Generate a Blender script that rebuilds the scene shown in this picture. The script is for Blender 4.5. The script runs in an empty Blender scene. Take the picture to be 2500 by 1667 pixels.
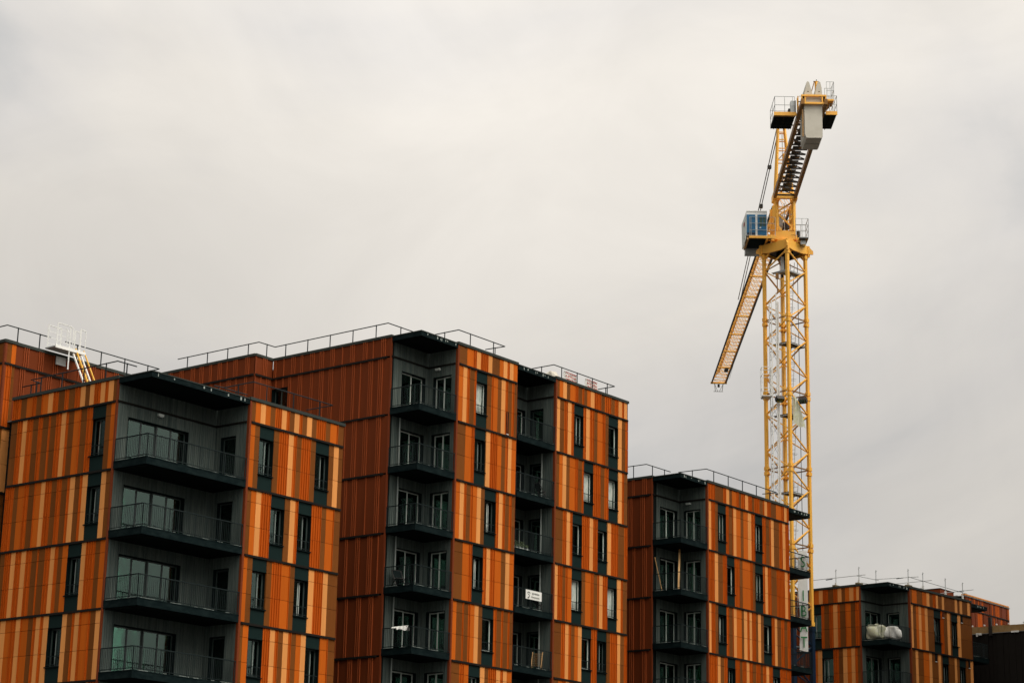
import bpy, math, random
from mathutils import Vector, Matrix
R = math.radians
S = bpy.context.scene
# ---------------------------------------------------------------- camera
cam_d = bpy.data.cameras.new('camera'); cam = bpy.data.objects.new('camera', cam_d)
S.collection.objects.link(cam); S.camera = cam
cam_d.sensor_width = 36.0; cam_d.lens = 74.175; cam_d.clip_end = 6000; cam_d.clip_start = 0.5
_fw, _rt, _up = Vector((0.75495, 0.59779, 0.26964)), Vector((0.61633, -0.78724, 0.01966)), Vector((-0.22402, -0.15134, 0.96276))
cam.matrix_world = Matrix(((_rt.x, _up.x, -_fw.x, 0), (_rt.y, _up.y, -_fw.y, 0), (_rt.z, _up.z, -_fw.z, 1.6), (0, 0, 0, 1)))
# ---------------------------------------------------------------- sky (overcast, veiled sun behind the camera)
SUN_AZ, SUN_EL = -90.0, 54.0          # direction the light comes from (degrees from +X)
W = bpy.data.worlds.new('World'); S.world = W; W.use_nodes = True
nt = W.node_tree; nt.nodes.clear(); N = nt.nodes.new; L = nt.links.new
def wn(t, **k):
    n = N(t)
    for a, v in k.items(): setattr(n, a, v)
    return n
def wmath(op, a, b=None):
    n = wn('ShaderNodeMath', operation=op)
    for i, v in ((0, a), (1, b)):
        if v is None: continue
        if isinstance(v, (int, float)): n.inputs[i].default_value = v
        else: L(v, n.inputs[i])
    return n.outputs[0]
tc = N('ShaderNodeTexCoord'); sep = N('ShaderNodeSeparateXYZ'); L(tc.outputs['Generated'], sep.inputs[0])
sky = wn('ShaderNodeTexSky', sky_type='NISHITA', sun_disc=False, sun_elevation=R(SUN_EL), sun_rotation=R(90 - SUN_AZ))
mapn = N('ShaderNodeMapping'); mapn.inputs['Scale'].default_value = (1.0, 1.0, 1.5); mapn.inputs['Location'].default_value = (3.1, 0.4, 1.75)
L(tc.outputs['Generated'], mapn.inputs[0])
n1 = N('ShaderNodeTexNoise'); n1.inputs['Scale'].default_value = 2.6; n1.inputs['Detail'].default_value = 7; n1.inputs['Roughness'].default_value = .52; n1.inputs['Distortion'].default_value = .5
L(mapn.outputs[0], n1.inputs['Vector'])
ramp = N('ShaderNodeValToRGB'); L(n1.outputs['Fac'], ramp.inputs[0])
e = ramp.color_ramp.elements
e[0].position = .37; e[0].color = (4.6, 4.55, 4.45, 1)
e[1].position = .59; e[1].color = (6.45, 6.08, 5.55, 1)
m_ = ramp.color_ramp.elements.new(.46); m_.color = (5.7, 5.45, 5.15, 1)
# overcast dome: brighter towards the zenith, dark below the horizon
zc = wmath('MAXIMUM', sep.outputs['Z'], 0.0)
lum = wmath('ADD', wmath('MULTIPLY', zc, .95), .72)
# thicker cloud on the left behind the camera, thinner towards the sun
sdot = wn('ShaderNodeVectorMath', operation='DOT_PRODUCT'); L(tc.outputs['Generated'], sdot.inputs[0]); sdot.inputs[1].default_value = (.55, -.83, 0)
side = N('ShaderNodeMapRange'); side.inputs['From Min'].default_value = -.95; side.inputs['From Max'].default_value = -.33; side.inputs['To Min'].default_value = .28; L(sdot.outputs['Value'], side.inputs['Value'])
lum = wmath('MULTIPLY', lum, side.outputs['Result'])
sd = Vector((math.cos(R(SUN_AZ)) * math.cos(R(SUN_EL)), math.sin(R(SUN_AZ)) * math.cos(R(SUN_EL)), math.sin(R(SUN_EL))))
dot = wn('ShaderNodeVectorMath', operation='DOT_PRODUCT'); L(tc.outputs['Generated'], dot.inputs[0]); dot.inputs[1].default_value = sd
glow = wmath('POWER', wmath('MAXIMUM', dot.outputs['Value'], 0.0), 5.0)
lum = wmath('ADD', lum, wmath('MULTIPLY', glow, 3.0))
for dv, pw, am in (((.595, .758, .266), 70.0, -.24), ((.883, .445, .147), 30.0, -.14), ((.662, .663, .348), 26.0, .09)):   # thicker and thinner parts of the cloud deck
    q = wn('ShaderNodeVectorMath', operation='DOT_PRODUCT'); L(tc.outputs['Generated'], q.inputs[0]); q.inputs[1].default_value = dv
    lum = wmath('MULTIPLY', lum, wmath('ADD', wmath('MULTIPLY', wmath('POWER', wmath('MAXIMUM', q.outputs['Value'], 0.0), pw), am), 1.0))
n2 = N('ShaderNodeTexNoise'); n2.inputs['Scale'].default_value = 7.5; n2.inputs['Detail'].default_value = 9; n2.inputs['Roughness'].default_value = .55; n2.inputs['Distortion'].default_value = .8
L(mapn.outputs[0], n2.inputs['Vector'])
lum = wmath('MULTIPLY', lum, wmath('ADD', wmath('MULTIPLY', n2.outputs['Fac'], .30), .85))
mr = N('ShaderNodeMapRange'); mr.inputs['From Min'].default_value = -.03; mr.inputs['From Max'].default_value = .02
L(sep.outputs['Z'], mr.inputs['Value'])
lum = wmath('MULTIPLY', lum, mr.outputs['Result'])
vs = wn('ShaderNodeVectorMath', operation='SCALE'); L(ramp.outputs[0], vs.inputs[0]); L(lum, vs.inputs['Scale'])
mix = wn('ShaderNodeMix', data_type='RGBA'); mix.inputs['Factor'].default_value = .04
L(vs.outputs[0], mix.inputs[6]); L(sky.outputs[0], mix.inputs[7])
bg = N('ShaderNodeBackground'); bg.inputs['Strength'].default_value = .13; L(mix.outputs[2], bg.inputs['Color'])
wo = N('ShaderNodeOutputWorld'); L(bg.outputs[0], wo.inputs['Surface'])
sun_d = bpy.data.lights.new('sun', 'SUN'); sun = bpy.data.objects.new('sun', sun_d); S.collection.objects.link(sun)
sun_d.energy = 1.5; sun_d.angle = R(25); sun_d.color = (1, .95, .86)
sun.rotation_euler = (-sd).to_track_quat('-Z', 'Y').to_euler()
S.view_settings.view_transform = 'Standard'; S.view_settings.look = 'None'
S.view_settings.exposure = 0; S.view_settings.gamma = 1
S.render.resolution_x = 1024; S.render.resolution_y = 682

# ---------------------------------------------------------------- materials
def mat(name, col, rough=.6, spec=.3, metal=0, var=.0, noise=0, nscale=(6, 6, .8), bump=0, col2=None, wave=0):
    """procedural paint: island tint, streaky noise, optional second colour"""
    m = bpy.data.materials.new(name); m.use_nodes = True
    t = m.node_tree; b = t.nodes['Principled BSDF']; l = t.links.new
    b.inputs['Roughness'].default_value = rough; b.inputs['Specular IOR Level'].default_value = spec; b.inputs['Metallic'].default_value = metal
    b.inputs['Base Color'].default_value = (*col, 1)
    co = t.nodes.new('ShaderNodeTexCoord'); mp = t.nodes.new('ShaderNodeMapping'); mp.inputs['Scale'].default_value = nscale
    l(co.outputs['Object'], mp.inputs[0])
    no = t.nodes.new('ShaderNodeTexNoise'); no.inputs['Scale'].default_value = 1.0; no.inputs['Detail'].default_value = 5; no.inputs['Roughness'].default_value = .65
    l(mp.outputs[0], no.inputs['Vector'])
    cur = None
    if col2:
        mx = t.nodes.new('ShaderNodeMix'); mx.data_type = 'RGBA'
        rr = t.nodes.new('ShaderNodeValToRGB'); rr.color_ramp.elements[0].position = .42; rr.color_ramp.elements[1].position = .62
        l(no.outputs['Fac'], rr.inputs[0]); l(rr.outputs[0], mx.inputs['Factor'])
        mx.inputs[6].default_value = (*col, 1); mx.inputs[7].default_value = (*col2, 1); cur = mx.outputs[2]
    if var or noise:
        hs = t.nodes.new('ShaderNodeHueSaturation')
        if cur: l(cur, hs.inputs['Color'])
        else: hs.inputs['Color'].default_value = (*col, 1)
        geo = t.nodes.new('ShaderNodeNewGeometry')
        a = t.nodes.new('ShaderNodeMath'); a.operation = 'MULTIPLY_ADD'; l(geo.outputs['Random Per Island'], a.inputs[0]); a.inputs[1].default_value = 2 * var; a.inputs[2].default_value = 1 - var - noise / 2
        c = t.nodes.new('ShaderNodeMath'); c.operation = 'MULTIPLY_ADD'; l(no.outputs['Fac'], c.inputs[0]); c.inputs[1].default_value = noise; l(a.outputs[0], c.inputs[2])
        l(c.outputs[0], hs.inputs['Value']); cur = hs.outputs[0]
    if cur: l(cur, b.inputs['Base Color'])
    if wave:   # fine vertical ribbing of the sheet
        sx = t.nodes.new('ShaderNodeSeparateXYZ'); l(co.outputs['Object'], sx.inputs[0])
        ad = t.nodes.new('ShaderNodeMath'); l(sx.outputs[0], ad.inputs[0]); l(sx.outputs[1], ad.inputs[1])
        mu = t.nodes.new('ShaderNodeMath'); mu.operation = 'MULTIPLY'; l(ad.outputs[0], mu.inputs[0]); mu.inputs[1].default_value = wave
        si = t.nodes.new('ShaderNodeMath'); si.operation = 'SINE'; l(mu.outputs[0], si.inputs[0])
        bp = t.nodes.new('ShaderNodeBump'); bp.inputs['Strength'].default_value = .5; bp.inputs['Distance'].default_value = .01
        l(si.outputs[0], bp.inputs['Height']); l(bp.outputs[0], b.inputs['Normal'])
    elif bump:
        bp = t.nodes.new('ShaderNodeBump'); bp.inputs['Strength'].default_value = bump; bp.inputs['Distance'].default_value = .02
        l(no.outputs['Fac'], bp.inputs['Height']); l(bp.outputs[0], b.inputs['Normal'])
    return m
M = {}
M['tan'] = mat('tan_sheet', (.68, .275, .078), .6, .06, var=.08, noise=.30, nscale=(9, 9, .7))
M['brown'] = mat('brown_sheet', (.18, .058, .012), .6, .04, var=.12, noise=.3, nscale=(9, 9, .7), wave=180)
M['orange'] = mat('orange_sheet', (.48, .100, .008), .6, .05, var=.10, noise=.34, nscale=(8, 8, .6))
M['rust'] = mat('rust_orange_sheet', (.42, .076, .006), .6, .05, var=.10, noise=.34, nscale=(8, 8, .6))
M['red'] = mat('red_brown_sheet', (.150, .032, .009), .6, .06, var=.05, noise=.3, nscale=(5, 5, .5))
M['redrib_lit'] = mat('red_brown_rib_highlight', (.29, .064, .018), .55, .12, var=.1, noise=.25, nscale=(5, 5, .5))  # brighter copy of the red: light caught by the ribs is painted in
M['trim'] = mat('corner_trim', (.17, .035, .010), .55, .12, noise=.2)
M['dark'] = mat('anthracite_sheet', (.004, .009, .009), .65, .05, noise=.4, nscale=(2, 2, 2))
M['cap'] = mat('parapet_cap', (.034, .040, .034), .6, .15, noise=.4, nscale=(3, 3, 3))
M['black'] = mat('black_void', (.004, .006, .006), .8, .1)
M['band'] = mat('floor_band_sheet', (.012, .010, .008), .6, .1, noise=.4, nscale=(2, 2, 2))
M['spandrel'] = mat('spandrel_sheet', (.0075, .018, .0165), .6, .06, noise=.3, nscale=(3, 3, 1))
M['grey'] = mat('grey_timber_cladding', (.118, .140, .123), .85, .02, var=.14, noise=.5, nscale=(18, 18, .6), bump=.25, col2=(.062, .083, .077))
M['slab'] = mat('balcony_slab_sheet', (.0035, .0088, .0095), .65, .04, noise=.5, nscale=(2, 2, 4), col2=(.008, .015, .015))
M['rail'] = mat('railing_steel', (.010, .017, .017), .5, .15, noise=.2)
M['roofrail'] = mat('roof_railing_steel', (.012, .018, .020), .5, .12, noise=.2)
M['galv'] = mat('galvanised_steel', (.42, .44, .43), .4, .5, metal=.4, noise=.3, nscale=(5, 5, 5))
M['white'] = mat('white_paint', (.80, .80, .76), .5, .3, noise=.15, nscale=(4, 4, 4))
M['pvc'] = mat('white_window_frame', (.62, .66, .60), .4, .4, noise=.15)
M['greyframe'] = mat('grey_window_frame', (.05, .065, .06), .4, .4)
M['lightline'] = mat('pale_window_edge', (.30, .34, .31), .45, .4)
M['yellow'] = mat('crane_yellow', (.95, .50, .075), .45, .4, var=.05, noise=.35, nscale=(2.5, 2.5, 1.2), col2=(.90, .44, .065))
M['yellowd'] = mat('weathered_shaded_crane_yellow', (.30, .135, .02), .55, .3, noise=.5, nscale=(3, 3, 3), col2=(.16, .075, .02))  # weathered paint, with shade also put into the colour for the girders
M['crdark'] = mat('greasy_dark_steel', (.022, .018, .014), .5, .4, noise=.4, nscale=(3, 3, 3))
M['concrete'] = mat('counterweight_concrete', (.60, .565, .48), .85, .15, noise=.35, nscale=(1.3, 1.3, 1.3), bump=.3, col2=(.50, .47, .39))
M['concrete2'] = mat('dark_concrete', (.20, .16, .09), .85, .15, noise=.35, nscale=(2, 2, 2))
M['blue'] = mat('cab_blue', (.002, .115, .25), .35, .5, noise=.15)
M['bluedark'] = mat('dark_blue_steel', (.003, .015, .036), .45, .4, noise=.3)
M['beige'] = mat('insulation_board', (.34, .22, .10), .85, .1, var=.1, noise=.4, nscale=(3, 3, 3), col2=(.27, .16, .06))
M['wood'] = mat('raw_timber', (.55, .33, .14), .7, .2, noise=.4, nscale=(20, 20, 1))
M['yellowlad'] = mat('yellow_ladder_rail', (.75, .42, .06), .5, .3)
M['cloth'] = mat('white_cloth', (.75, .75, .70), .85, .1, noise=.2, nscale=(5, 5, 5), bump=.3)
M['plastic'] = mat('white_plastic_wrap', (.60, .60, .48), .45, .4, noise=.4, nscale=(6, 6, 6), bump=.6, col2=(.50, .51, .30))
M['redink'] = mat('red_print', (.52, .09, .07), .7, .2)
M['green'] = mat('green_print', (.02, .20, .055), .7, .2)
M['ink'] = mat('dark_print', (.04, .05, .04), .7, .2)
M['greyink'] = mat('grey_print', (.22, .22, .19), .7, .2)
M['leaf'] = mat('potted_leaves', (.20, .26, .14), .8, .1, var=.4)
M['ground'] = mat('asphalt', (.05, .05, .048), .9, .2, noise=.4, nscale=(.8, .8, .8))
M['roofm'] = mat('flat_roof_gravel', (.22, .21, .19), .9, .1, noise=.4, nscale=(3, 3, 3))
M['street'] = mat('facade_render', (.16, .14, .12), .8, .15, noise=.3, nscale=(.6, .6, .6))
def glassmat(name, tint, alpha, curtain=0):
    m = bpy.data.materials.new(name); m.use_nodes = True; t = m.node_tree; t.nodes.clear(); l = t.links.new
    o = t.nodes.new('ShaderNodeOutputMaterial'); tr = t.nodes.new('ShaderNodeBsdfTransparent'); tr.inputs[0].default_value = (*tint, 1)
    g = t.nodes.new('ShaderNodeBsdfGlossy'); g.inputs['Roughness'].default_value = .04; g.inputs[0].default_value = (.62, .86, .78, 1)
    co = t.nodes.new('ShaderNodeTexCoord'); no = t.nodes.new('ShaderNodeTexNoise'); no.inputs['Scale'].default_value = .9; l(co.outputs['Object'], no.inputs['Vector'])
    bp = t.nodes.new('ShaderNodeBump'); bp.inputs['Strength'].default_value = .03; bp.inputs['Distance'].default_value = .05; l(no.outputs['Fac'], bp.inputs['Height']); l(bp.outputs[0], g.inputs['Normal'])
    fr = t.nodes.new('ShaderNodeFresnel'); fr.inputs[0].default_value = 1.5
    mu = t.nodes.new('ShaderNodeMath'); mu.operation = 'MULTIPLY_ADD'; l(fr.outputs[0], mu.inputs[0]); mu.inputs[1].default_value = 1.35; mu.inputs[2].default_value = alpha
    mx = t.nodes.new('ShaderNodeMixShader'); l(mu.outputs[0], mx.inputs[0]); l(tr.outputs[0], mx.inputs[1]); l(g.outputs[0], mx.inputs[2]); l(mx.outputs[0], o.inputs[0])
    return m
M['glass'] = glassmat('window_glass', (.50, .72, .62), .035)
M['curtain'] = mat('pale_curtain', (.46, .56, .46), .9, .05, noise=.3, nscale=(14, 14, .5))
M['curtaing'] = mat('green_grey_curtain', (.075, .12, .10), .9, .05, noise=.5, nscale=(14, 14, .5))
M['film'] = mat('white_protective_film', (.52, .55, .48), .6, .15, noise=.3, nscale=(5, 5, 2), bump=.6, col2=(.30, .36, .32))
M['interior'] = mat('dark_interior', (.008, .012, .011), .9, .05)

# ---------------------------------------------------------------- mesh helpers
class MB:
    def __init__(s): s.v = []; s.f = []; s.mi = []; s.mats = []
    def slot(s, m):
        if m not in s.mats: s.mats.append(m)
        return s.mats.index(m)
    def hexa(s, p, m):
        b = len(s.v); k = s.slot(m); s.v += [tuple(q) for q in p]
        for f in ((0, 3, 2, 1), (4, 5, 6, 7), (0, 1, 5, 4), (1, 2, 6, 5), (2, 3, 7, 6), (3, 0, 4, 7)):
            s.f.append(tuple(b + i for i in f)); s.mi.append(k)
    def box(s, x0, x1, y0, y1, z0, z1, m):
        x0, x1 = sorted((x0, x1)); y0, y1 = sorted((y0, y1)); z0, z1 = sorted((z0, z1))
        s.hexa([(x0, y0, z0), (x1, y0, z0), (x1, y1, z0), (x0, y1, z0), (x0, y0, z1), (x1, y0, z1), (x1, y1, z1), (x0, y1, z1)], m)
    def bar(s, a, b, w, m, h=None, up=(0, 0, 1)):
        a = Vector(a); b = Vector(b); h = h or w; d = b - a
        if d.length < 1e-6: return
        d.normalize(); u = Vector(up)
        if abs(d.dot(u)) > .98: u = Vector((math.cos(R(38.8 + 0)), math.sin(R(38.8)), 0))
        r = d.cross(u).normalized(); u = r.cross(d).normalized()
        r = r * w / 2; u = u * h / 2
        s.hexa([a - r - u, a + r - u, a + r + u, a - r + u, b - r - u, b + r - u, b + r + u, b - r + u], m)
    def tube(s, a, b, rad, m, n=6):
        a = Vector(a); b = Vector(b); d = b - a
        if d.length < 1e-6: return
        d.normalize(); u = Vector((0, 0, 1)) if abs(d.z) < .9 else Vector((1, 0, 0))
        r = d.cross(u).normalized(); u = r.cross(d).normalized(); base = len(s.v); k = s.slot(m)
        for p in (a, b):
            for i in range(n):
                t = 2 * math.pi * i / n; s.v.append(tuple(p + r * (rad * math.cos(t)) + u * (rad * math.sin(t))))
        for i in range(n):
            j = (i + 1) % n; s.f.append((base + i, base + j, base + n + j, base + n + i)); s.mi.append(k)
        s.f.append(tuple(base + i for i in range(n))[::-1]); s.mi.append(k)
        s.f.append(tuple(base + n + i for i in range(n))); s.mi.append(k)
    def cyl(s, c, r, z0, z1, m, n=32): s.tube((c[0], c[1], z0), (c[0], c[1], z1), r, m, n)
    def poly(s, pts, thick, m):
        """prism: pts list of 3D (planar), extruded by vector thick"""
        b = len(s.v); n = len(pts); k = s.slot(m); t = Vector(thick)
        s.v += [tuple(p) for p in pts] + [tuple(Vector(p) + t) for p in pts]
        s.f.append(tuple(range(b, b + n))); s.f.append(tuple(range(b + 2 * n - 1, b + n - 1, -1))); s.mi += [k, k]
        for i in range(n):
            j = (i + 1) % n; s.f.append((b + j, b + i, b + n + i, b + n + j)); s.mi.append(k)
    def grid(s, fn, nu, nv, m):
        b = len(s.v); k = s.slot(m)
        for j in range(nv + 1):
            for i in range(nu + 1): s.v.append(tuple(fn(i / nu, j / nv)))
        for j in range(nv):
            for i in range(nu):
                q = b + j * (nu + 1) + i; s.f.append((q, q + 1, q + nu + 2, q + nu + 1)); s.mi.append(k)
    def build(s, name, parent=None, smooth=False):
        if not s.v: return None
        me = bpy.data.meshes.new(name); me.from_pydata(s.v, [], s.f)
        for m in s.mats: me.materials.append(M[m])
        me.polygons.foreach_set('material_index', s.mi)
        if smooth: me.polygons.foreach_set('use_smooth', [True] * len(me.polygons))
        me.update()
        import bmesh
        bm = bmesh.new(); bm.from_mesh(me); bmesh.ops.recalc_face_normals(bm, faces=bm.faces); bm.to_mesh(me); bm.free()
        o = bpy.data.objects.new(name, me); S.collection.objects.link(o)
        if parent: o.parent = parent
        return o
def tag(o, label=None, cat=None, group=None, kind=None):
    if label: o['label'] = label
    if cat: o['category'] = cat
    if group: o['group'] = group
    if kind: o['kind'] = kind
    return o
def thing(name, label, cat, loc=(0, 0, 0), rz=0, group=None):
    o = bpy.data.objects.new(name, None); S.collection.objects.link(o); o.location = loc; o.rotation_euler.z = rz
    return tag(o, label, cat, group)
def text_mesh(txt, size, m, mw, parent, name='lettering', align='LEFT', thick=.004, space=1.0):
    c = bpy.data.curves.new(name, 'FONT'); c.body = txt; c.size = size; c.extrude = thick; c.align_x = align; c.space_character = space
    o = bpy.data.objects.new('tmp_text', c); S.collection.objects.link(o)
    dg = bpy.context.evaluated_depsgraph_get(); me = bpy.data.meshes.new_from_object(o.evaluated_get(dg)); me.name = name
    bpy.data.objects.remove(o); me.materials.clear(); me.materials.append(M[m]); me.transform(mw)
    o = bpy.data.objects.new(name, me); S.collection.objects.link(o); o.parent = parent
    return o
rnd = random.Random(7)
# stripe rows read from the facades: start, then colour+end (T tan, B brown, O orange, R ribbed, W window), metres along the wall
ROWS = {
 'Au': [
  '5.74 B6.08 O6.39 T6.69 O7.00 B7.30 R7.69 T8.00 R8.19 B8.50 T8.81 R9.00 B9.31 T9.63 B9.94 R10.52 B10.84 O11.26 R11.34 B11.74',
  '5.80 O6.11 B6.40 W7.29 B7.61 R8.19 T8.51 R8.71 B9.03 R9.61 B9.95 W10.82 B11.13 T11.45 B11.76',
  '5.81 B6.08 O6.38 T6.69 R7.28 W8.17 B8.49 T8.81 R8.99 W9.88 R10.49 B10.81 O11.26 R11.31 B11.71',
  '5.85 O6.07 B6.38 W7.24 B7.56 R8.14 O8.63 R8.67 B8.98 W9.86 T10.20 R10.77 T11.09 B11.66',
  '5.82 B6.01 O6.34 W7.22 R7.63 T7.94 R8.13 B8.44 T8.76 R8.94 B9.25 O9.55 T9.86 W10.77 O11.20 R11.26 B11.64',
 ],
 'Av': [
  '2.03 B2.33 T2.64 R2.83 T3.13 R3.52 T3.82 B4.11 T4.41 R4.76 B5.17 R5.42 B5.85 R6.18 T6.51 O6.87 R6.94 B7.30 R7.56 O7.95 B8.32 R8.83',
  '2.08 O2.39 B2.70 W3.55 R3.87 B4.27 R4.34 O4.72 B5.07 R5.21 T5.52 R5.86 B6.24 R6.35 B6.76 R7.02 B7.41 R7.79 T8.10 R8.43 B8.83',
  '2.11 B2.40 T2.69 W3.56 T3.86 R4.01 B4.35 T4.65 R4.81 B5.19 R5.49 B5.84 R6.23 T6.52 O6.88 R6.94 B7.33 R7.61 O8.03 B8.32 R8.85',
  '2.14 O2.45 B2.74 R3.31 T3.60 W4.47 O4.80 B5.07 R5.27 T5.56 R5.90 B6.32 R6.40 B6.78 R7.14 T7.46 R7.83 T8.14 R8.54 B8.91 R9.23 T9.54 B9.86',
  '2.22 T2.42 B2.74 R2.86 O3.27 R3.41 T3.70 R3.85 B4.20 T4.48 W5.36 T5.67 R5.86 T6.15 R6.33 B6.66 O7.06 R7.14 T7.45 R7.78 O8.14 T8.47 R8.84 B9.15 T9.47 R9.89',
 ],
 'Bu': [
  '2.87 B3.51 O3.98 R4.24 T4.57 R5.16 T5.49 B6.09 O6.40 T6.71 R6.89 T7.21 O7.59',
  '2.98 O3.24 T3.54 R3.74 B4.14 R4.26 W5.13 B5.49 R5.62 O5.99 B6.27 T6.59 R6.78 B7.13 R7.30 B7.56',
  '2.95 B3.52 O3.96 R4.21 W5.14 T5.46 R6.02 O6.37 B6.68 R6.88 T7.18 O7.51',
  '2.95 O3.21 T3.52 R3.70 B4.04 R4.20 O4.53 T4.84 B5.13 W6.06 R6.23 T6.55 R6.74 B7.08 R7.26 B7.50',
  '2.92 B3.54 O3.99 R4.25 W5.13 R5.36 T5.65 R6.02 O6.53 B6.87 T7.19 O7.47',
  '2.93 O3.20 B3.64 R3.73 B4.08 R4.23 O4.55 T4.86 B5.16 W6.04 R6.25 B6.64 R6.77 B7.16 R7.28 B7.50',
  '2.94 B3.52 R3.85 O4.21 W5.09 T5.43 B5.72 R6.31 T6.64 R6.84 T7.15 O7.47',
 ],
 'Bw': [
  '10.85 B11.12 O11.43 T11.75 B12.05 O12.47 R12.74 B13.13 R13.26 B13.56 O13.87 T14.21 R14.80 B15.17 R15.71 B16.08 R16.40 T16.75 R16.92 T17.22 B17.30',
  '10.96 T11.18 B11.56 R11.84 T12.18 R12.38 W13.26 R13.46 T13.80 R14.18 B14.51 O14.93 R15.21 B15.52 W16.41 T16.74 B17.09 R17.27',
  '10.91 B11.18 O11.47 T11.79 B12.08 O12.53 R12.79 B13.18 R13.30 W14.19 R14.81 B15.18 R15.53 W16.44 T16.77 R16.95 B17.26',
  '10.97 B11.55 R11.85 T12.16 R12.35 W13.24 R13.86 T14.19 R14.58 W15.49 T15.81 R16.43 B17.03 R17.29',
  '10.94 T11.16 R11.55 B11.84 R11.99 O12.37 W13.24 B13.55 O14.00 R14.26 B14.63 R14.76 T15.08 R15.50 W16.39 T16.72 R16.89 B17.28',
  '10.96 B11.53 R11.84 T12.15 R12.35 B12.67 O12.97 T13.28 W14.14 R14.59 W15.49 B15.79 R16.41 T16.71 B17.06 R17.24',
 ],
 'Cu': [
  '2.85 R3.48 B3.92 B4.39 R4.68 T5.02 B5.32 O5.77 R6.03 B6.33 R6.71 T7.07 R7.46 B7.76 R8.29 B8.73 R8.84 T9.17 R9.57 B10.19 O10.73 R11.08 T11.40 R11.61',
  '2.95 T3.09 R3.48 B3.80 W4.67 R4.92 B5.35 R5.41 T5.75 O6.22 B6.53 O7.01 T7.38 R7.76 W8.63 R8.97 B9.43 R9.54 T9.89 B10.51 R10.86 T11.21 R11.60',
  '2.85 R3.41 T3.79 B4.30 R4.69 W5.56 R6.04 B6.40 O7.21 R7.47 B7.77 W8.64 R8.82 T9.14 R9.51 B10.16 R11.05 T11.40 R11.63',
  '2.96 T3.06 R3.45 B3.78 W4.67 R4.87 B5.30 R5.37 T5.70 O6.24 B6.49 T6.83 R7.05 T7.34 R7.75 B8.01 T8.32 B8.64 W9.58 R9.83 T10.14 B10.58 R10.92 B11.31 R11.62',
  '2.82 R3.65 T3.98 B4.36 R4.68 W5.57 R5.97 B6.30 R6.69 T7.01 R7.35 B7.76 R8.20 B8.50 R8.83 T9.16 R9.55 W10.42 R11.03 B11.15 R11.53',
 ],
 'Dv': [
  '2.10 T2.39 R2.60 T2.93 O3.25 B3.52 T3.82 R4.14 B4.57 R4.97 T5.28 O5.60 R5.71 B5.96',
  '2.10 R2.50 B2.85 O3.19 R3.25 B3.67 R3.85 T4.19 R4.49 B4.89 R5.11 W5.87',
  '2.08 B2.40 R2.58 T2.87 O3.19 T3.51 B3.83 R4.24 W5.12 T5.45 O5.86',
 ],
 'Du': [
  '2.57 B2.82 O3.41 B4.08 O4.59 T4.94 B5.37 R5.71 T6.01 B6.49 T6.77 B8.12 T8.43 B8.74 T9.05 B9.72 T10.04 B10.22',
  '2.59 T2.88 B3.26 O3.56 T3.88 O4.32 T4.66 B5.43 W6.29 R6.60 B7.08 T7.41 B7.61 W8.40 T8.76 B10.24',
  '2.55 B3.05 T3.36 B4.01 O4.69 T5.03 B5.80 T6.13 B6.32 W7.14 B7.84 T8.13 B8.46 W9.30 B9.84 T10.15',
 ],
}
# ---------------------------------------------------------------- ground
g = MB(); g.grid(lambda u, v: (-700 + 1900 * u, -900 + 1900 * v, 0), 8, 8, 'ground')
tag(g.build('ground'), kind='structure')
# ---------------------------------------------------------------- buildings
H = 2.9
class FR:
    """a facade plane in a building's local frame: s runs along it, d points outwards"""
    def __init__(s, kind, plane): s.k = kind; s.p = plane
    def box(s, mb, s0, s1, d0, d1, z0, z1, m):
        if s.k == 'u': mb.box(s0, s1, s.p - d0, s.p - d1, z0, z1, m)
        else: mb.box(s.p - d0, s.p - d1, s0, s1, z0, z1, m)
    def pt(s, a, d, z): return (a, s.p - d, z) if s.k == 'u' else (s.p - d, a, z)
def zb(zr, k): return zr - 1.05 - H * (k - 1)          # top of floor band k
def rowz(zr, k): return (zr - 1.05, zr - .14) if k == 0 else (zb(zr, k + 1), zb(zr, k) - .10)
def parse(t):
    q = t.split(); x = float(q[0]); out = []
    for w in q[1:]:
        y = float(w[1:]); out.append([w[0], x, y]); x = y
    return out
def randrow(s0, s1, wins):
    out = []; x = s0; r = rnd
    stops = sorted(wins) + [s1]
    for i, w in enumerate(stops):
        while x < w - .05:
            ty = r.choice('TBROBRTRO'); wd = {'T': .31, 'B': r.choice([.31, .42]), 'O': r.choice([.31, .45]), 'R': r.choice([.2, .3, .45])}[ty]
            if out and out[-1][0] == ty: continue
            y = min(x + wd, w); y = w if w - y < .12 else y
            out.append([ty, x, y]); x = y
        if i < len(wins): out.append(['W', w, w + .88]); x = w + .88
    return out
MATN = {'T': 'tan', 'B': 'brown', 'O': 'orange', 'R': 'rust'}
def panel(mb, fr, ty, a, b, z0, z1, joints):
    zs = [z0] + [j for j in joints if z0 < j < z1] + [z1]; zs.sort()
    for i in range(len(zs) - 1):
        p0 = zs[i] + (.008 if i else 0); p1 = zs[i + 1] - (.008 if i < len(zs) - 2 else 0)
        if ty == 'R':
            n = max(1, round((b - a) / .155)); w = (b - a) / n
            for q in range(n):
                fr.box(mb, a + q * w + .002, a + (q + 1) * w - .014, -.06, -.006, p0, p1, 'rust')
                fr.box(mb, a + (q + 1) * w - .044, a + (q + 1) * w - .016, -.006, .034, p0, p1, 'rust')
        else:
            fr.box(mb, a + .002, b - .003, -.06, {'T': .006, 'B': -.004, 'O': .0}[ty], p0, p1, MATN[ty])
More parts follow.
